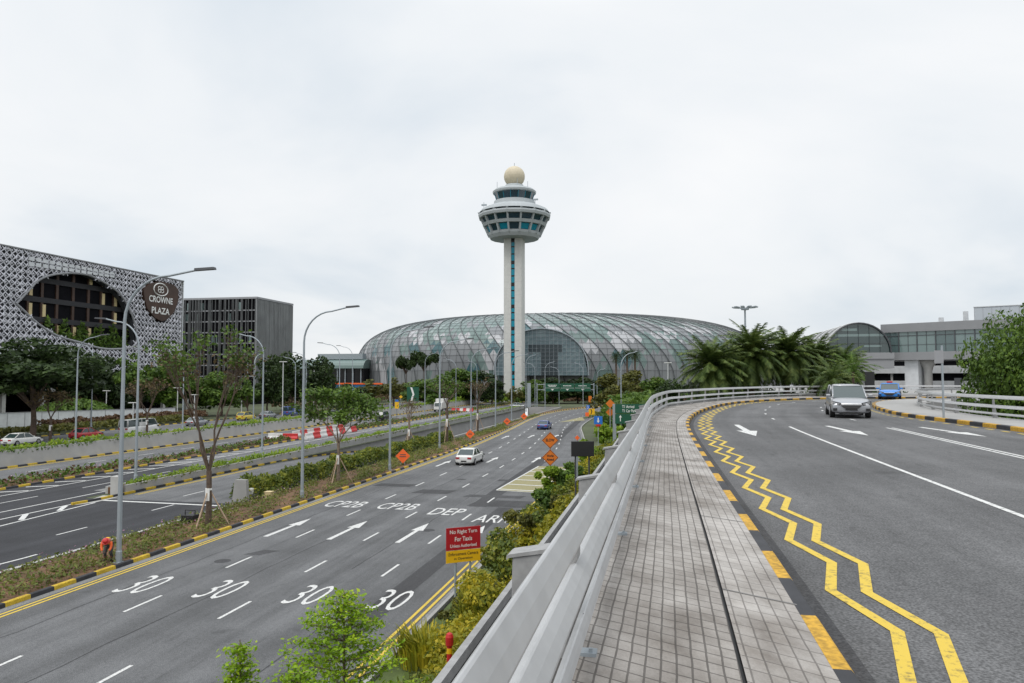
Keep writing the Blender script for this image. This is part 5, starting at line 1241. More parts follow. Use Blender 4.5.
# ------------------------------------------------------------------ signs
def faceon(az):   # local x right, y away; rotation so that -y faces the viewer
    return az
def board(mb, x0, x1, z0, z1, y=0, t=.03, mi=0): mb.box(x0, x1, y, y + t, z0, z1, mi)
def sign_root(name, p, rz, label, cat='sign', group=None): return empty(name, p, rz, label, cat, group)
def txt(mb, t, x, z, w, h, y=-.004, bold=.0): text_on(mb, t, (x, y, z), (1, 0, 0), (0, 0, 1), w, h, 0, bold)
# red and yellow sign
p = lev(464, 604, .05); d = (p - Vector((0, 0, CZ))).dot(_fw); q = dep(464, HOR, d); zz = lambda py: CZ + (HOR - py) * d / FPX; sc = d / FPX
RS = sign_root('road_sign', (q.x, q.y, 0), YAW + .42, 'red no-right-turn sign with a yellow panel on two grey posts at the right road edge'); hw = 16.8 * sc
zt, zm, zb_ = zz(525.5), zz(547.5), zz(559.5)
mb = MB(); board(mb, -hw * 1.07, hw * 1.07, zm + .01, zt); b1 = mb.build('red_board', M['red'], RS)
mb = MB(); board(mb, -hw * 1.07, hw * 1.07, zb_, zm - .01); b2 = mb.build('yellow_board', M['signyel'], RS)
hh = zt - zm; mb = MB(); txt(mb, 'No Right Turn', 0, zm + hh * .68, hw * 1.7, hh * .22, bold=.012); txt(mb, 'For Taxis', 0, zm + hh * .39, hw * 1.08, hh * .2, bold=.012); txt(mb, 'Unless Authorised', 0, zm + hh * .12, hw * 1.65, hh * .15, bold=.01); mb.build('lettering', M['signwhite'], b1)
hh = zm - zb_; mb = MB(); txt(mb, 'Enforcement Camera', 0, zb_ + hh * .56, hw * 1.85, hh * .26, bold=.01); txt(mb, 'in Operation', 0, zb_ + hh * .16, hw * 1.15, hh * .26, bold=.01); mb.build('lettering', M['black'], b2)
for x in (-.42, .42): mb = MB(); mb.tube([(x * hw * 1.1, .06, 0), (x * hw * 1.1, .06, zt - .1)], .045, 8); mb.build('post', M['steel'], RS)
# orange diamonds on the right
def diamond(mb, x, z, r, y=0, mi=0): mb.prism([(x, y, z - r), (x + r, y, z), (x, y, z + r), (x - r, y, z)], (0, .03, 0), mi)
d = 47.0; q = dep(550, HOR, d); s = d / FPX
DS = sign_root('warning_sign', (q.x, q.y, 0), YAW, 'pair of orange warning diamonds one above the other, the upper reading SLOW'); z1, z2 = CZ + (HOR - 440) * s, CZ + (HOR - 455.5) * s; rr_ = 8.3 * s
for z, name, words in ((z1, 'upper_diamond', (('SLOW', 0, .95, .32),)), (z2 - .1, 'lower_diamond', (('Works', .08, .75, .24), ('Ahead', -.36, .8, .24)))):
    mb = MB(); diamond(mb, 0, z, rr_); o = mb.build(name, M['orange2'], DS)
    mb = MB()
    for t, dz, w, h in words: txt(mb, t, 0, z + (dz - (.16 if t == 'SLOW' else 0)) * rr_, w * rr_ * 1.12, h * rr_ * 1.15, bold=.04)
    for a, b in (((0, -.93), (.93, 0)), ((.93, 0), (0, .93)), ((0, .93), (-.93, 0)), ((-.93, 0), (0, -.93))): mb.tube([(a[0] * rr_, -.004, z + a[1] * rr_), (b[0] * rr_, -.004, z + b[1] * rr_)], .012, 4)
    mb.build('lettering', M['black'], o)
mb = MB(); mb.tube([(0, .07, 0), (0, .07, z1 + .4)], .05, 8); mb.build('post', M['steel'], DS)
# orange diamonds on the verge
for px, py, r_, by, lab in ((402.8, 456, 7.3, 466, 'nearest and largest orange diamond works sign on the verge'), (470, 434, 4.6, 442, 'second orange diamond works sign along the verge'), (507, 421.3, 3.6, 426, 'third orange works sign along the verge'), (524, 416.3, 3.4, 421, 'farthest orange works sign along the verge')):
    p = lev(px, by, .1); d = (p - Vector((0, 0, CZ))).dot(_fw); s = d / FPX; r = sign_root('works_sign', (p.x, p.y, .05), YAW, lab, 'works sign', 'orange works signs along the verge'); z = CZ + (HOR - py) * s - .05
    mb = MB(); diamond(mb, 0, z, r_ * s); o = mb.build('board', M['orange'], r); mb = MB()
    for k, (w, zz_) in enumerate(((.8, .12), (.9, -.14))): mb.box(-w * r_ * s * .5, w * r_ * s * .5, -.006, 0, z + zz_ * r_ * s, z + (zz_ + .12) * r_ * s)
    mb.build('lettering', M['steel_d'], o); mb = MB()
    for x in (-.4, .4): mb.tube([(x * .5, .05, 0), (x * .3, .05, z - r_ * s * .5)], .025, 5)
    mb.tube([(0, .6, 0), (0, .06, z)], .025, 5); mb.build('stand', M['steel'], r)
# black sign back, green board, blue sign, gantry, island signs
d = 24.0; s = d / FPX; q = dep(582.5, HOR, d); r = sign_root('roadside_panel', (q.x, q.y, 0), YAW + .1, 'black back of a roadside board above the golden shrub'); zt, zb_ = CZ + (HOR - 441) * s, CZ + (HOR - 456) * s
mb = MB(); mb.box(-11.5 * s, 11.5 * s, 0, .06, zb_, zt); mb.build('board', M['black'], r, bevel=.01); mb = MB()
for x in (-.22, .22): mb.tube([(x, .1, 0), (x, .1, zt - .05)], .03, 6)
mb.build('post', M['steel_d'], r)
d = 62.0; s = d / FPX; q = dep(633, HOR, d); r = sign_root('direction_board', (q.x, q.y, 0), YAW - .05, 'green direction board with white lettering half hidden by the guardrail'); zt, zm, zb_ = (CZ + (HOR - y) * s for y in (404, 413.6, 423.5))
mb = MB(); mb.box(-18 * s, 18 * s, 0, .06, zm + .03, zt); o = mb.build('upper_board', M['green'], r); mb = MB(); w = 13 * s
text_on(mb, 'T1 Arrival', (-5 * s, -.006, zm + .46), (1, 0, 0), (0, 0, 1), 12 * s, .24, 0, .01); text_on(mb, 'T1 Car Park', (-4 * s, -.006, zm + .12), (1, 0, 0), (0, 0, 1), 14 * s, .24, 0, .01); mb.build('lettering', M['signwhite'], o)
mb = MB(); mb.box(-18 * s, 18 * s, 0, .06, zb_, zm - .03); o = mb.build('lower_board', M['green'], r); mb = MB(); z = (zm + zb_) / 2; mb.box(-13.2 * s, -12.4 * s, -.008, 0, z - .22, z + .12); mb.prism([(-14.2 * s, -.008, z + .1), (-11.4 * s, -.008, z + .1), (-12.8 * s, -.008, z + .3)], (0, .007, 0)); mb.build('arrow', M['signwhite'], o)
for x in (-18.6, 12): mb = MB(); mb.box((x - 1.6) * s, (x + 1.6) * s, .02, .25, 0, zt); mb.build('post', M['steel'], r)
d = 74.0; s = d / FPX; q = dep(598, HOR, d); r = sign_root('blue_sign', (q.x, q.y, 0), YAW, 'small blue sign with a red strip standing among the lime shrubs'); zt, zb_ = CZ + (HOR - 416) * s, CZ + (HOR - 424) * s
mb = MB(); mb.box(-4.2 * s, 4.2 * s, 0, .05, zb_, zt); b = mb.build('board', M['blue'], r); mb = MB(); mb.prism([(-1.5 * s, -.006, zb_ + .35), (1.5 * s, -.006, zb_ + .35), (0, -.006, zb_ + .12)], (0, .005, 0)); mb.box(-.5 * s, .5 * s, -.006, 0, zb_ + .33, zt - .15); mb.build('arrow', M['signwhite'], b); mb = MB(); mb.box(-2.5 * s, 2.5 * s, 0, .05, zb_ - .22, zb_ - .02); mb.build('red_strip', M['barred'], r); mb = MB(); mb.tube([(0, .06, 0), (0, .06, zt)], .04, 6); mb.build('post', M['steel'], r)
d = 205.0; s = d / FPX; q = dep(568, HOR, d); r = sign_root('sign_gantry', (q.x, q.y, 0), YAW, 'green three-panel overhead gantry sign spanning the far end of the road', 'gantry sign'); Z = lambda y: CZ + (HOR - y) * s
mb = MB()
for x in (-31, 26): mb.tube([(x * s, .3, 0), (x * s, .3, Z(383))], .14, 8)
for y in (384.5, 389.8): mb.tube([(-31 * s, .3, Z(y)), (26 * s, .3, Z(y))], .08, 6)
mb.tube([(-24 * s, .3, Z(391)), (-24 * s, .3, Z(383))], .1, 6); mb.build('frame', M['steel'], r)
for k, (x0, x1) in enumerate(((-23, -8.2), (-7.6, 6.2), (6.8, 22.5))):
    mb = MB(); mb.box(x0 * s, x1 * s, 0, .1, Z(391.3), Z(383.4)); b = mb.build('panel', M['green'], r); mb = MB(); xm = (x0 + x1) / 2 * s
    for y, w in (((385.1, 4.6), (386.3, 3.6)) if k == 0 else ((385.7, 4.2),)): 
        for j in range(6): mb.box(xm + (-w + j * w / 3) * s, xm + (-w + j * w / 3 + w / 4.2) * s, -.02, 0, Z(y + .45), Z(y - .3))
    mb.prism([(xm - 1.6 * s, -.02, Z(389)), (xm + 1.6 * s, -.02, Z(389)), (xm, -.02, Z(390.6))], (0, .018, 0)); mb.box(x0 * s, x1 * s, -.015, 0, Z(388.1), Z(387.9)); mb.build('lettering', M['signwhite'], b)
def simple_sign(px, pt, pb, d, wpx, m, label, name='road_sign', m2=None, shape='box', cat='sign', zg=0.0):
    s = d / FPX; q = dep(px, HOR, d); r = sign_root(name, (q.x, q.y, zg), YAW, label, cat); zt, zb_ = CZ + (HOR - pt) * s - zg, CZ + (HOR - pb) * s - zg; mb = MB()
    if shape == 'box': mb.box(-wpx / 2 * s, wpx / 2 * s, 0, .06, zb_, zt)
    else: diamond(mb, 0, (zt + zb_) / 2, (zt - zb_) / 2)
    b = mb.build('board', M[m], r)
    if m2:
        mb = MB(); w = wpx * s; w *= .62; mb.prism([(-.35 * w, -.01, zb_ + .1), (-.1 * w, -.01, zb_ + .1), (.2 * w, -.01, (zb_ + zt) / 2), (-.1 * w, -.01, zt - .1), (-.35 * w, -.01, zt - .1), (-.05 * w, -.01, (zb_ + zt) / 2)], (0, .009, 0)); mb.build('chevron', M[m2], b)
    mb = MB(); mb.tube([(0, .09, 0), (0, .09, zt)], .05, 6); mb.build('post', M['steel'], r); return r
simple_sign(591.5, 408.5, 414.5, 150, 6, 'signyel', 'yellow and black chevron board on the traffic island', 'chevron_board', 'black')
simple_sign(587, 412.3, 416.2, 149, 3.6, 'orange', 'small orange panel on the traffic island left of the chevron board')
simple_sign(588, 405, 409.5, 153, 3.2, 'blue', 'small blue and white panel above the orange one on the traffic island', 'blue_sign', 'signwhite')
simple_sign(590, 396, 403, 175, 3.2, 'orange2', 'orange-red works board beyond the traffic island')
simple_sign(610, 399, 408, 84, 9, 'orange2', 'upper orange diamond back left of the green direction board', 'warning_sign', None, 'diamond')
simple_sign(610, 407.6, 416.5, 84.4, 9, 'orange2', 'lower orange diamond back left of the green direction board', 'warning_sign', None, 'diamond')
simple_sign(577, 435, 440, 42, 6, 'orange', 'orange cone-like marker peeping over the black sign back', 'works_sign', None, 'diamond')
simple_sign(413, 387, 401.5, 190, 12, 'green', 'green direction board with a white arrow before the olive trees', 'direction_board', 'signwhite')
simple_sign(397, 402, 408.5, 140, 3.8, 'signyel', 'small yellow board beyond the planter wall left of the black car')
simple_sign(397, 399.6, 401.6, 140, 3.2, 'blue', 'little blue board directly above the small yellow one')
simple_sign(401, 395, 398.5, 185, 3, 'signyel', 'little yellow round-looking sign left of the green arrow board', 'road_sign', None, 'diamond')
simple_sign(529, 383, 407, 190, 3.6, 'steel', 'tall narrow grey-blue panel pole right of the tower', 'pylon_sign')
simple_sign(869.8, 371.8, 394, 88, 9.6, 'black', 'tall black panel standing before the car park beside the blue taxi', 'roadside_panel', zg=6.3)
simple_sign(981.5, 372, 394, 80, 10, 'black', 'tall black panel beneath the big green tree', 'roadside_panel', zg=6.3)
simple_sign(958, 378, 389, 84, 7, 'steel_d', 'dark grey box panel behind the right guardrail', 'roadside_panel', zg=6.3)
d = 32.5; s = d / FPX; q = dep(942.6, HOR, d); r = sign_root('sign_post', (q.x, q.y, ZD), YAW - .3, 'slim grey pole with a plain sign back on the right-hand island'); mb = MB(); mb.tube([(0, 0, 0), (0, 0, (418 - 345) * s)], .045, 8); mb.build('post', M['steel'], r); mb = MB(); mb.box(-7.2 * s, 1 * s, -.06, -.04, (418 - 363) * s, (418 - 350) * s); mb.build('board', M['grey_w'], r)
# red marker post, yellow box, concrete blocks on the slope
h = 2.35; dd = FPX * (CZ - h) / (632 - HOR); p = dep(449.5, 632, dd); r = empty('marker_post', (p.x, p.y, h - .96), 0, 'red marker post with a yellow band among the grasses by the guardrail', 'marker post'); mb = MB(); mb.lathe([(.085, -1.2), (.085, .5)], 14); mb.lathe([(.085, .62), (.085, .66), (.12, .68), (.13, .86), (.09, .93), (.02, .96)], 14); mb.build('post', M['barred'], r); r.scale = (.72, .72, 1); mb = MB(); mb.lathe([(.088, .5), (.088, .62)], 14); mb.build('band', M['signyel'], r)
h = .45; dd = FPX * (CZ - h) / (654 - HOR); p = dep(426, 654, dd); r = empty('marker_box', (p.x, p.y, 0), .3, 'small yellow marker plate on a stub in the grass by the road edge', 'marker'); mb = MB(); mb.box(-.13, .13, -.08, .08, .36, .46); mb.build('plate', M['signyel'], r); mb = MB(); mb.tube([(0, 0, 0), (0, 0, .36)], .03, 6); mb.build('stub', M['steel'], r)
# boxes on the verge by the hedge
p = lev(250, 497, .15); mb = MB(); mb.box(-.2, .2, -.12, .12, 0, .38); mb.box(-.03, .03, -.03, .03, -.2, 0); tag(mb.build('junction_box', M['signwhite'], loc=(p.x, p.y, .35)), 'small white box fixed at the grey wall end by the hedge', 'box')
p = lev(269, 498, .15); mb = MB(); mb.box(-.22, .22, -.2, .2, 0, .42); mb.box(-.25, .25, -.23, .23, .42, .47); tag(mb.build('valve_box', M['cream'], loc=(p.x, p.y, .12)), 'cream box on the dry verge before the hedge', 'box')
p = lev(190, 523, .1); mb = MB(); mb.box(-.35, .35, -.3, .3, 0, .45); mb.box(-.2, .2, -.34, -.3, .1, .35); mb.tube([(-.3, 0, .45), (-.3, 0, .7), (.3, 0, .7), (.3, 0, .45)], .03, 6); tag(mb.build('generator', M['black'], loc=(p.x, p.y, .1)), 'small black tool or generator left of the nearest young tree', 'generator')
# ------------------------------------------------------------------ barriers
def barrier(x, y, rz, m, label, group):
    o = MB(); hh = .82; pr = [(-.28, 0), (.28, 0), (.28, .22), (.12, .5), (.10, hh), (-.10, hh), (-.12, .5), (-.28, .22)]; o.prism([(-.98, a, b) for a, b in pr], (1.96, 0, 0)); o.box(-.6, -.25, -.305, .305, 0.02, .12); o.box(.25, .6, -.305, .305, .02, .12)
    b = o.build('barrier', M[m], loc=(x, y, .01), bevel=.03); b.rotation_euler = (0, 0, rz); tag(b, label, 'barrier', group)
run1 = [(-50.0 + 2.0 * k, 90.2 + .2 * k, .1) for k in range(2)] + [(-46.0 + .0 * k, 91.6 + 2.02 * k, PI / 2) for k in range(8)]
for k, (x, y, a) in enumerate(run1): barrier(x, y, a, 'barred' if k % 2 else 'barwhite', ('red' if k % 2 else 'white') + ' plastic barrier in the nearer row closing the flower median', 'barriers in the nearer row')
for k in range(8): barrier(-49.6, 95 + 2.02 * k, PI / 2, 'barred' if k % 2 else 'barwhite', ('red' if k % 2 else 'white') + ' plastic barrier in the row behind on the median', 'barriers in the row behind')
for k in range(5): barrier(-49.6 + .8 * k, 174.5 + .1 * k, .05, 'barwhite' if k % 2 else 'barred', ('white' if k % 2 else 'red') + ' barrier in the short far row beside the white truck', 'barriers in the far row')
# ------------------------------------------------------------------ vehicles
def ringloft(mb, st, mi=0):
    n = len(st[0]); base = len(mb.v)
    for r in st: mb.v += [tuple(p) for p in r]
    for k in range(len(st) - 1):
        for j in range(n):
            a = base + k * n + j; b = base + k * n + (j + 1) % n; mb.f.append((a, b, b + n, a + n)); mb.m.append(mi); mb.uv.append([(0, 0)] * 4)
    for e, rv in ((base, True), (base + (len(st) - 1) * n, False)):
        idx = [e + j for j in range(n)]; mb.f.append(tuple(idx[::-1] if rv else idx)); mb.m.append(mi); mb.uv.append([(0, 0)] * n)
def car(name, label, pos, head, paint, L=4.5, Wd=1.78, Hh=1.45, style='sedan', cat='car', group=None, z=0.0, rear='tail', pitch=0.0):
    r = empty(name, (pos[0], pos[1], z), head, label, cat, group)      # +x is forward
    if pitch: r.rotation_euler = (0, pitch, head)
    w = Wd / 2; hl = L / 2; belt = Hh * (.62 if style != 'van' else .55); hood = Hh * (.58 if style == 'sedan' else .60)
    boot = Hh * .64 if style == 'sedan' else belt + .03
    xs = [(-hl, .30, belt * .82, .80), (-hl + .06, .22, boot * .96, .90), (-hl + .35, .18, boot, .97), (-hl + 1.2, .17, belt + .01, 1), (0, .17, belt, 1), (hl * .45, .17, belt - .01, 1), (hl - .75, .18, hood, .985), (hl - .30, .20, hood * .90, .985), (hl - .05, .22, hood * .76, .93), (hl, .28, hood * .62, .87)]
    st = []
    for x, z0, z1, f in xs:
        ww = w * f; a = [(ww * .86, z0), (ww * .98, z0 + .12), (ww, z0 + (z1 - z0) * .45), (ww * .985, z0 + (z1 - z0) * .78), (ww * .93, z1 - .04), (ww * .80, z1), (ww * .35, z1 + .02)]
        st.append([(x, y, zz) for y, zz in a] + [(x, -y, zz) for y, zz in a[::-1]])
    mb = MB(); ringloft(mb, st); b = mb.build('body', paint, r, smooth=True); m = b.modifiers.new('soft', 'SUBSURF'); m.levels = 1; m.render_levels = 2
    # cabin: glass volume, painted roof and pillars
    if style == 'sedan': cx = (hl * .42, hl * .10, -hl * .48, -hl * .80)
    elif style == 'suv': cx = (hl * .46, hl * .16, -hl * .80, -hl * .95)
    elif style == 'mpv': cx = (hl * .66, hl * .22, -hl * .74, -hl * .97)
    else: cx = (hl * .93, hl * .72, -hl * .97, -hl * .99)
    wr = w * .74; wb = w * .93; zb = belt - .03; zr = Hh
    def C(x, y, zz): return Vector((x, y, zz))
    A = [C(cx[0], wb * .9, zb), C(cx[1], wr, zr - .05), C(cx[2], wr, zr - .06), C(cx[3], wb * .92, zb)]
    B = [C(p.x, -p.y, p.z) for p in A]
    mb = MB(); mb.poly(A[::-1]); mb.poly(B); mb.quad(A[0], B[0], B[1], A[1]); mb.quad(A[1], B[1], B[2], A[2]); mb.quad(A[2], B[2], B[3], A[3]); mb.build('window', M['glass_car'], r)
    mb = MB(); n = 6; st = []
    for k in range(n + 1):
        t = k / n; x = cx[1] + .06 + (cx[2] - cx[1] - .10) * t; bul = .05 * math.sin(PI * t); zz = zr - .055 + bul; st.append([(x, wr + .02, zz - .03), (x, wr - .10, zz + .015), (x, wr * .4, zz + .03), (x, -wr * .4, zz + .03), (x, -wr + .10, zz + .015), (x, -wr - .02, zz - .03)])
    ringloft(mb, st)
    for S in (A, B):
        sg = 1 if S is A else -1; o = Vector((0, .006 * sg, 0)); mid = (cx[1] + cx[2]) / 2 + .05
        for p0, p1, rr in ((S[0] + o, S[1] + o, .035), (S[2] + o, S[3] + o, .06 if style != 'sedan' else .05), (C(mid, S[0].y * 1.04, zb) + o, C(mid, wr * sg, zr - .06) + o, .035)): mb.tube([p0, p1], rr, 6)
    rf = mb.build('roof', paint, r, smooth=True)
    if style == 'van':
        for sg in (-1, 1):
            mb = MB(); mb.box(-hl * .3, hl * .1, sg * w * .86 - .01, sg * w * .86 + .01, belt, Hh * .8); mb.build('panel', paint, r)
    for sx in (hl - .85, -hl + .78):
        for sy in (-1, 1):
            mb = MB(); y = sy * (w - .10); tr = .32
            ring = lambda yy, rad, nn=18: [(sx + rad * math.cos(2 * PI * k / nn), yy, tr + rad * math.sin(2 * PI * k / nn)) for k in range(nn)]
            mb.prism(ring(y - .1, tr), (0, .215, 0)); wh = mb.build('wheel', M['tyre'], r); mb = MB(); mb.prism(ring(y + sy * .10, tr * .62, 12), (0, sy * .022, 0)); mb.build('rim', M['rim'], wh)
    for sy in (-1, 1):
        mb = MB(); mb.hexa([(hl - .34, sy * w * .50, hood * .70), (hl - .34, sy * w * .95, hood * .74), (hl - .55, sy * w * .97, hood * .74), (hl - .55, sy * w * .50, hood * .7), (hl - .36, sy * w * .50, hood * .845), (hl - .44, sy * w * .93, hood * .90), (hl - .6, sy * w * .93, hood * .9), (hl - .6, sy * w * .5, hood * .845)]); mb2 = MB()
        mb2.hexa([(hl + .035, sy * w * .50, hood * .63), (hl - .10, sy * w * 1.0, hood * .69), (hl - .5, sy * w * .985, hood * .72), (hl - .3, sy * w * .50, hood * .65), (hl - .02, sy * w * .50, hood * .765), (hl - .22, sy * w * 1.0, hood * .875), (hl - .6, sy * w * .96, hood * .87), (hl - .4, sy * w * .5, hood * .765)]); hlo = mb2.build('headlight', M['lamp_glass'], r); mb = MB(); mb.obox((hl - .13, sy * w * .64, hood * .715), (.14, 0, 0), (0, .05, 0), (0, 0, .035)); mb.obox((hl - .19, sy * w * .84, hood * .765), (.12, 0, 0), (0, .05, 0), (0, 0, .035)); mb.build('bulb', M['rim'], hlo)
        mb = MB(); mb.box(-hl - .015, -hl + .3, sy * w * .62 - .16, sy * w * .62 + .2, belt * .68, belt * .86); mb.build('tail_light', M[rear], r)
        mb = MB(); mb.obox((cx[0] - .22, sy * (w + .05), belt + .07), (.05, 0, 0), (0, .10, 0), (0, 0, .07)); mb.build('mirror', paint, r, bevel=.03)
    mb = MB(); mb.hexa([(hl - .2, -w * .40, hood * .52), (hl + .04, -w * .36, hood * .50), (hl + .04, w * .36, hood * .50), (hl - .2, w * .40, hood * .52), (hl - .2, -w * .60, hood * .70), (hl - .0, -w * .58, hood * .69), (hl - .0, w * .58, hood * .69), (hl - .2, w * .60, hood * .70)])
    mb.hexa([(hl - .2, -w * .60, .20), (hl + .03, -w * .54, .20), (hl + .03, w * .54, .20), (hl - .2, w * .6, .20), (hl - .2, -w * .5, .30), (hl + .03, -w * .42, .29), (hl + .03, w * .42, .29), (hl - .2, w * .5, .30)]); mb.build('grille', M['black'], r)
    for sy in (-1, 1): mb = MB(); mb.obox((hl - .09, sy * w * .80, .41), (.12, 0, 0), (0, .085, 0), (0, 0, .06)); mb.build('fog_lamp', M['black'], r)
    mb = MB(); mb.box(hl - .14, hl + .02, -w * .54, w * .54, hood * .645, hood * .68); mb.build('grille_bar', M['rim'], r)
    for x in (hl + .006, -hl - .02):
        mb = MB(); mb.box(x + .02 if x > 0 else x, x + .05 if x > 0 else x + .014, -.26, .26, .37, .48); mb.build('number_plate', M['black'], r)
    return r
M['glass_car'] = glassmat('car_glass', (0.03, 0.05, 0.05), .05, 0, .8)
SIL, WHT, BLU, RED, BLK, GRY, YEL, TBL = (carpaint('paint_silver', (0.36, 0.37, 0.39), .5), carpaint('paint_white', (0.68, 0.68, 0.66)), carpaint('paint_blue', (0.05, 0.09, 0.28)), carpaint('paint_red', (0.42, 0.015, 0.02)), carpaint('paint_black', (0.012, 0.012, 0.014)), carpaint('paint_grey', (0.10, 0.105, 0.115), .3), carpaint('paint_yellow', (0.65, 0.5, 0.05)), carpaint('paint_taxi_blue', (0.015, 0.20, 0.62)))
p = lev(848.5, 418.3, ZR); hd = -PI / 2 - .13; SV = car('car', 'silver people carrier driving towards the viewer on the flyover', (p.x + .42, p.y + 2.2), hd, SIL, 4.6, 1.76, 1.57, 'mpv', z=ZR)
p = lev(888, 399.6, ZR); TX = car('taxi', 'bright blue taxi with a red roof light behind the silver car', (p.x + .75, p.y + 2.2), -PI / 2 - .28, TBL, 4.45, 1.8, 1.44, 'mpv', 'taxi', z=ZR); mb = MB(); mb.box(-.1, .12, -.24, .24, 1.46, 1.6); mb.build('roof_light', M['barred'], TX, bevel=.02)
car('car', 'white saloon driving away on the main road', (-18.25, 69.2), PI / 2, WHT, 4.6, 1.8, 1.47, 'sedan')
car('car', 'blue car with a wide red tail panel far ahead on the main road', (-18.9, 117.7), PI / 2, BLU, 4.3, 1.8, 1.35, 'sedan', rear='tail')
p = lev(355, 453.5, zslip(100)); car('car', 'red car coming down the sunken slip road behind the hedge', (p.x, p.y), -PI / 2, RED, 4.4, 1.75, 1.55, 'mpv', z=zslip(p.y), pitch=-.05)
p = lev(377, 450.0, zslip(104)); car('car', 'dark car following the red one on the sunken slip road', (p.x, p.y + 2), -PI / 2, GRY, 4.4, 1.75, 1.5, 'suv', z=zslip(p.y + 2), pitch=-.05)
car('car', 'black off-roader on the far road behind the flower median', (-53.0, 136), PI / 2, BLK, 4.6, 1.85, 1.75, 'suv')
TKp = (-53.2, 174); TK = empty('truck', (TKp[0], TKp[1], 0), -PI / 2, 'small white box truck on the far road near the far barriers', 'truck')
mb = MB(); mb.box(-2.6, 1.0, -1.0, 1.0, .75, 3.1); mb.build('box_body', WHT, TK, bevel=.05); mb = MB(); mb.prism([(1.1, -.95, .55), (2.6, -.95, .55), (2.6, -.95, 1.25), (2.25, -.95, 2.2), (1.1, -.95, 2.3)], (0, 1.9, 0)); mb.build('cab', WHT, TK, bevel=.05); mb = MB(); mb.quad((2.62, -.8, 1.3), (2.62, .8, 1.3), (2.3, .8, 2.12), (2.3, -.8, 2.12)); mb.build('windscreen', M['glass_car'], TK); mb = MB(); mb.box(-2.5, 2.5, -.7, .7, .45, .72); mb.build('chassis', M['black'], TK)
for sx in (-1.6, 1.8):
    for sy in (-1, 1): mb = MB(); mb.prism([(sx + .4 * math.cos(2 * PI * k / 16), sy * .9 - .12, .4 + .4 * math.sin(2 * PI * k / 16)) for k in range(16)], (0, .24, 0)); mb.build('wheel', M['tyre'], TK)
for px, py, paint, st, L, Hh, hd, lab in ((22, 444.5, WHT, 'sedan', 4.7, 1.45, PI / 2, 'white saloon on the left road beyond the tall planter wall'), (86, 438.5, RED, 'sedan', 4.5, 1.45, PI / 2, 'red car with a pale roof on the left road ahead of the white saloon'), (139, 434, WHT, 'van', 6.6, 2.2, PI / 2, 'long white minibus on the left road beyond the planter wall'), (197, 425.5, SIL, 'sedan', 4.5, 1.45, PI / 2, 'silver car partly hidden behind the planter wall near the bare tree'), (246, 420, YEL, 'mpv', 4.4, 1.6, PI / 2, 'yellow car beyond the planter wall before the brown hedge'), (268, 418, SIL, 'sedan', 4.5, 1.45, PI / 2, 'silver car just ahead of the yellow one'), (291, 415.5, BLU, 'van', 5.5, 2.0, PI / 2, 'bluish van ahead of the silver cars by the brown hedge'), (518.5, 408.2, SIL, 'sedan', 4.5, 1.5, 0.0, 'silver car crossing at the far end of the road below the tower')):
    p = lev(px, py, .01); car('car', lab, (p.x, p.y), hd, paint, L, 1.8, Hh, st, 'car' if st != 'van' else 'van')
# ------------------------------------------------------------------ the gardener on the verge
def skinned(name, V, E_, rad, mat, parent, sub=2):
    me = bpy.data.meshes.new(name); me.from_pydata([tuple(v) for v in V], E_, []); o = bpy.data.objects.new(name, me); COL.objects.link(o)
    sk = o.modifiers.new('skin', 'SKIN'); sk.use_smooth_shade = True
    for k, rr in enumerate(rad): me.skin_vertices[0].data[k].radius = (rr, rr) if not isinstance(rr, tuple) else rr
    me.skin_vertices[0].data[0].use_root = True
    ss = o.modifiers.new('sub', 'SUBSURF'); ss.levels = sub; ss.render_levels = sub
    dg = bpy.context.evaluated_depsgraph_get(); dg.update(); nm = bpy.data.meshes.new_from_object(o.evaluated_get(dg)); bpy.data.objects.remove(o); bpy.data.meshes.remove(me)
    nm.name = name; nm.materials.clear(); nm.materials.append(mat); q = bpy.data.objects.new(name, nm); COL.objects.link(q); q.parent = parent; return q
p = lev(107.5, 561, .2); PW = empty('person', (p.x, p.y, .2), YAW + .25, 'person in an orange and yellow vest and red cap bending down to weed the verge', 'person'); PW.scale = (.8, .8, .8)
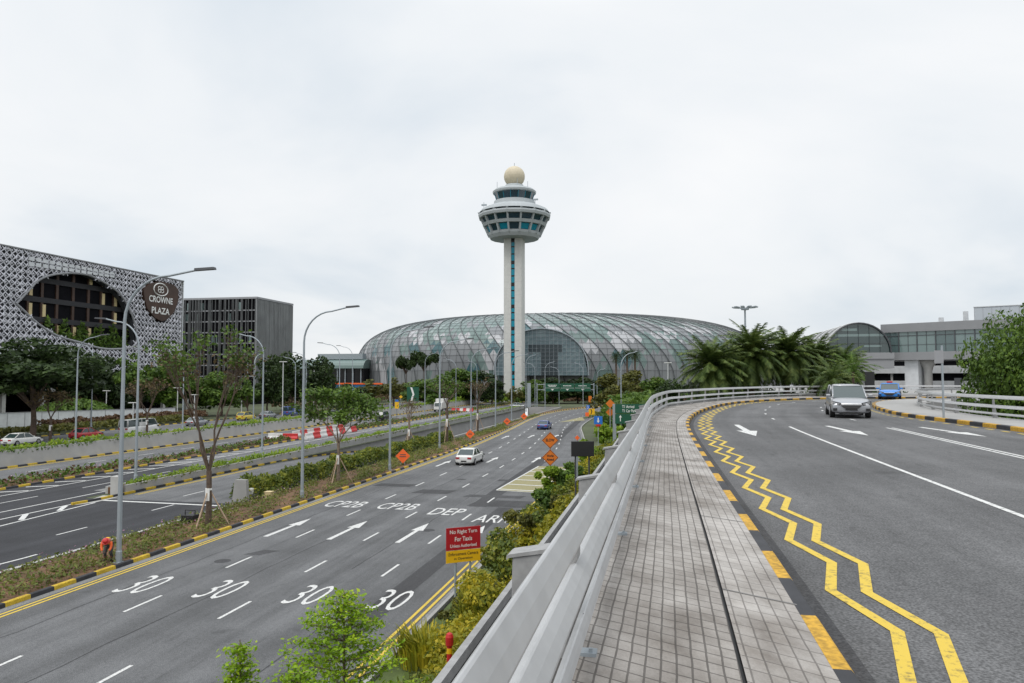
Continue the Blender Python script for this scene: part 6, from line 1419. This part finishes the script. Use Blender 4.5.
# local: -y towards the viewer; bending forward towards the viewer
V = [(0, .22, .86), (0, .10, 1.02), (0, -.10, 1.14), (0, -.26, 1.17), (0, -.36, 1.16), (0, -.47, 1.14),
     (-.11, .22, .82), (-.14, -.02, .46), (-.15, .16, .08), (-.16, -.02, .03), (.11, .22, .82), (.15, .0, .46), (.16, .18, .08), (.17, 0, .03),
     (-.19, -.24, 1.12), (-.24, -.30, .82), (-.17, -.42, .58), (-.14, -.46, .48), (.19, -.24, 1.12), (.24, -.30, .82), (.13, -.42, .56), (.10, -.46, .46)]
EE = [(0, 1), (1, 2), (2, 3), (3, 4), (4, 5), (0, 6), (6, 7), (7, 8), (8, 9), (0, 10), (10, 11), (11, 12), (12, 13), (3, 14), (14, 15), (15, 16), (16, 17), (3, 18), (18, 19), (19, 20), (20, 21)]
RRd = [.15, .15, .17, .13, .06, .10, .11, .075, .05, .045, .11, .075, .05, .045, .075, .055, .042, .04, .075, .055, .042, .04]
skinned('body', V, EE, RRd, M['skin'], PW)
skinned('trousers', [(0, .235, .86), (-.11, .235, .82), (-.14, -.01, .46), (-.15, .165, .14), (.11, .235, .82), (.15, .01, .46), (.16, .185, .14)], [(0, 1), (1, 2), (2, 3), (0, 4), (4, 5), (5, 6)], [.17, .13, .095, .075, .13, .095, .075], pm('trousers_dark', (.06, .06, .065), .85), PW)
vest = skinned('vest', [(0, .17, .93), (0, .10, 1.02), (0, -.10, 1.14), (0, -.27, 1.165)], [(0, 1), (1, 2), (2, 3)], [.17, .178, .19, .15], M['signyel'], PW)
for sg in (-1, 1): skinned('sleeve', [(.19 * sg, -.24, 1.12), (.24 * sg, -.30, .82), (.175 * sg, -.41, .62)], [(0, 1), (1, 2)], [.095, .072, .058], M['orange'], PW)
mb = MB(); mb.lathe([(.145, -.02), (.14, .06), (.10, .125), (.03, .15)], 16); mb.lathe([(.2, -.03), (.19, -.015), (.14, -.01)], 16); hm = mb.build('cap', M['barred'], PW); hm.location = (0, -.49, 1.16); hm.rotation_euler = (1.0, 0, 0)
for sg in (-1, 1):
    for f in range(4): skinned('finger', [(sg * (.13 - .014 * f), -.47, .46), (sg * (.128 - .014 * f), -.5, .42), (sg * (.125 - .013 * f), -.49, .385)], [(0, 1), (1, 2)], [.011, .010, .008], M['skin'], PW, 1)
    skinned('boot', [(sg * .155, .19, .07), (sg * .16, .05, .05), (sg * .165, -.07, .04)], [(0, 1), (1, 2)], [.062, .055, .045], M['black'], PW)
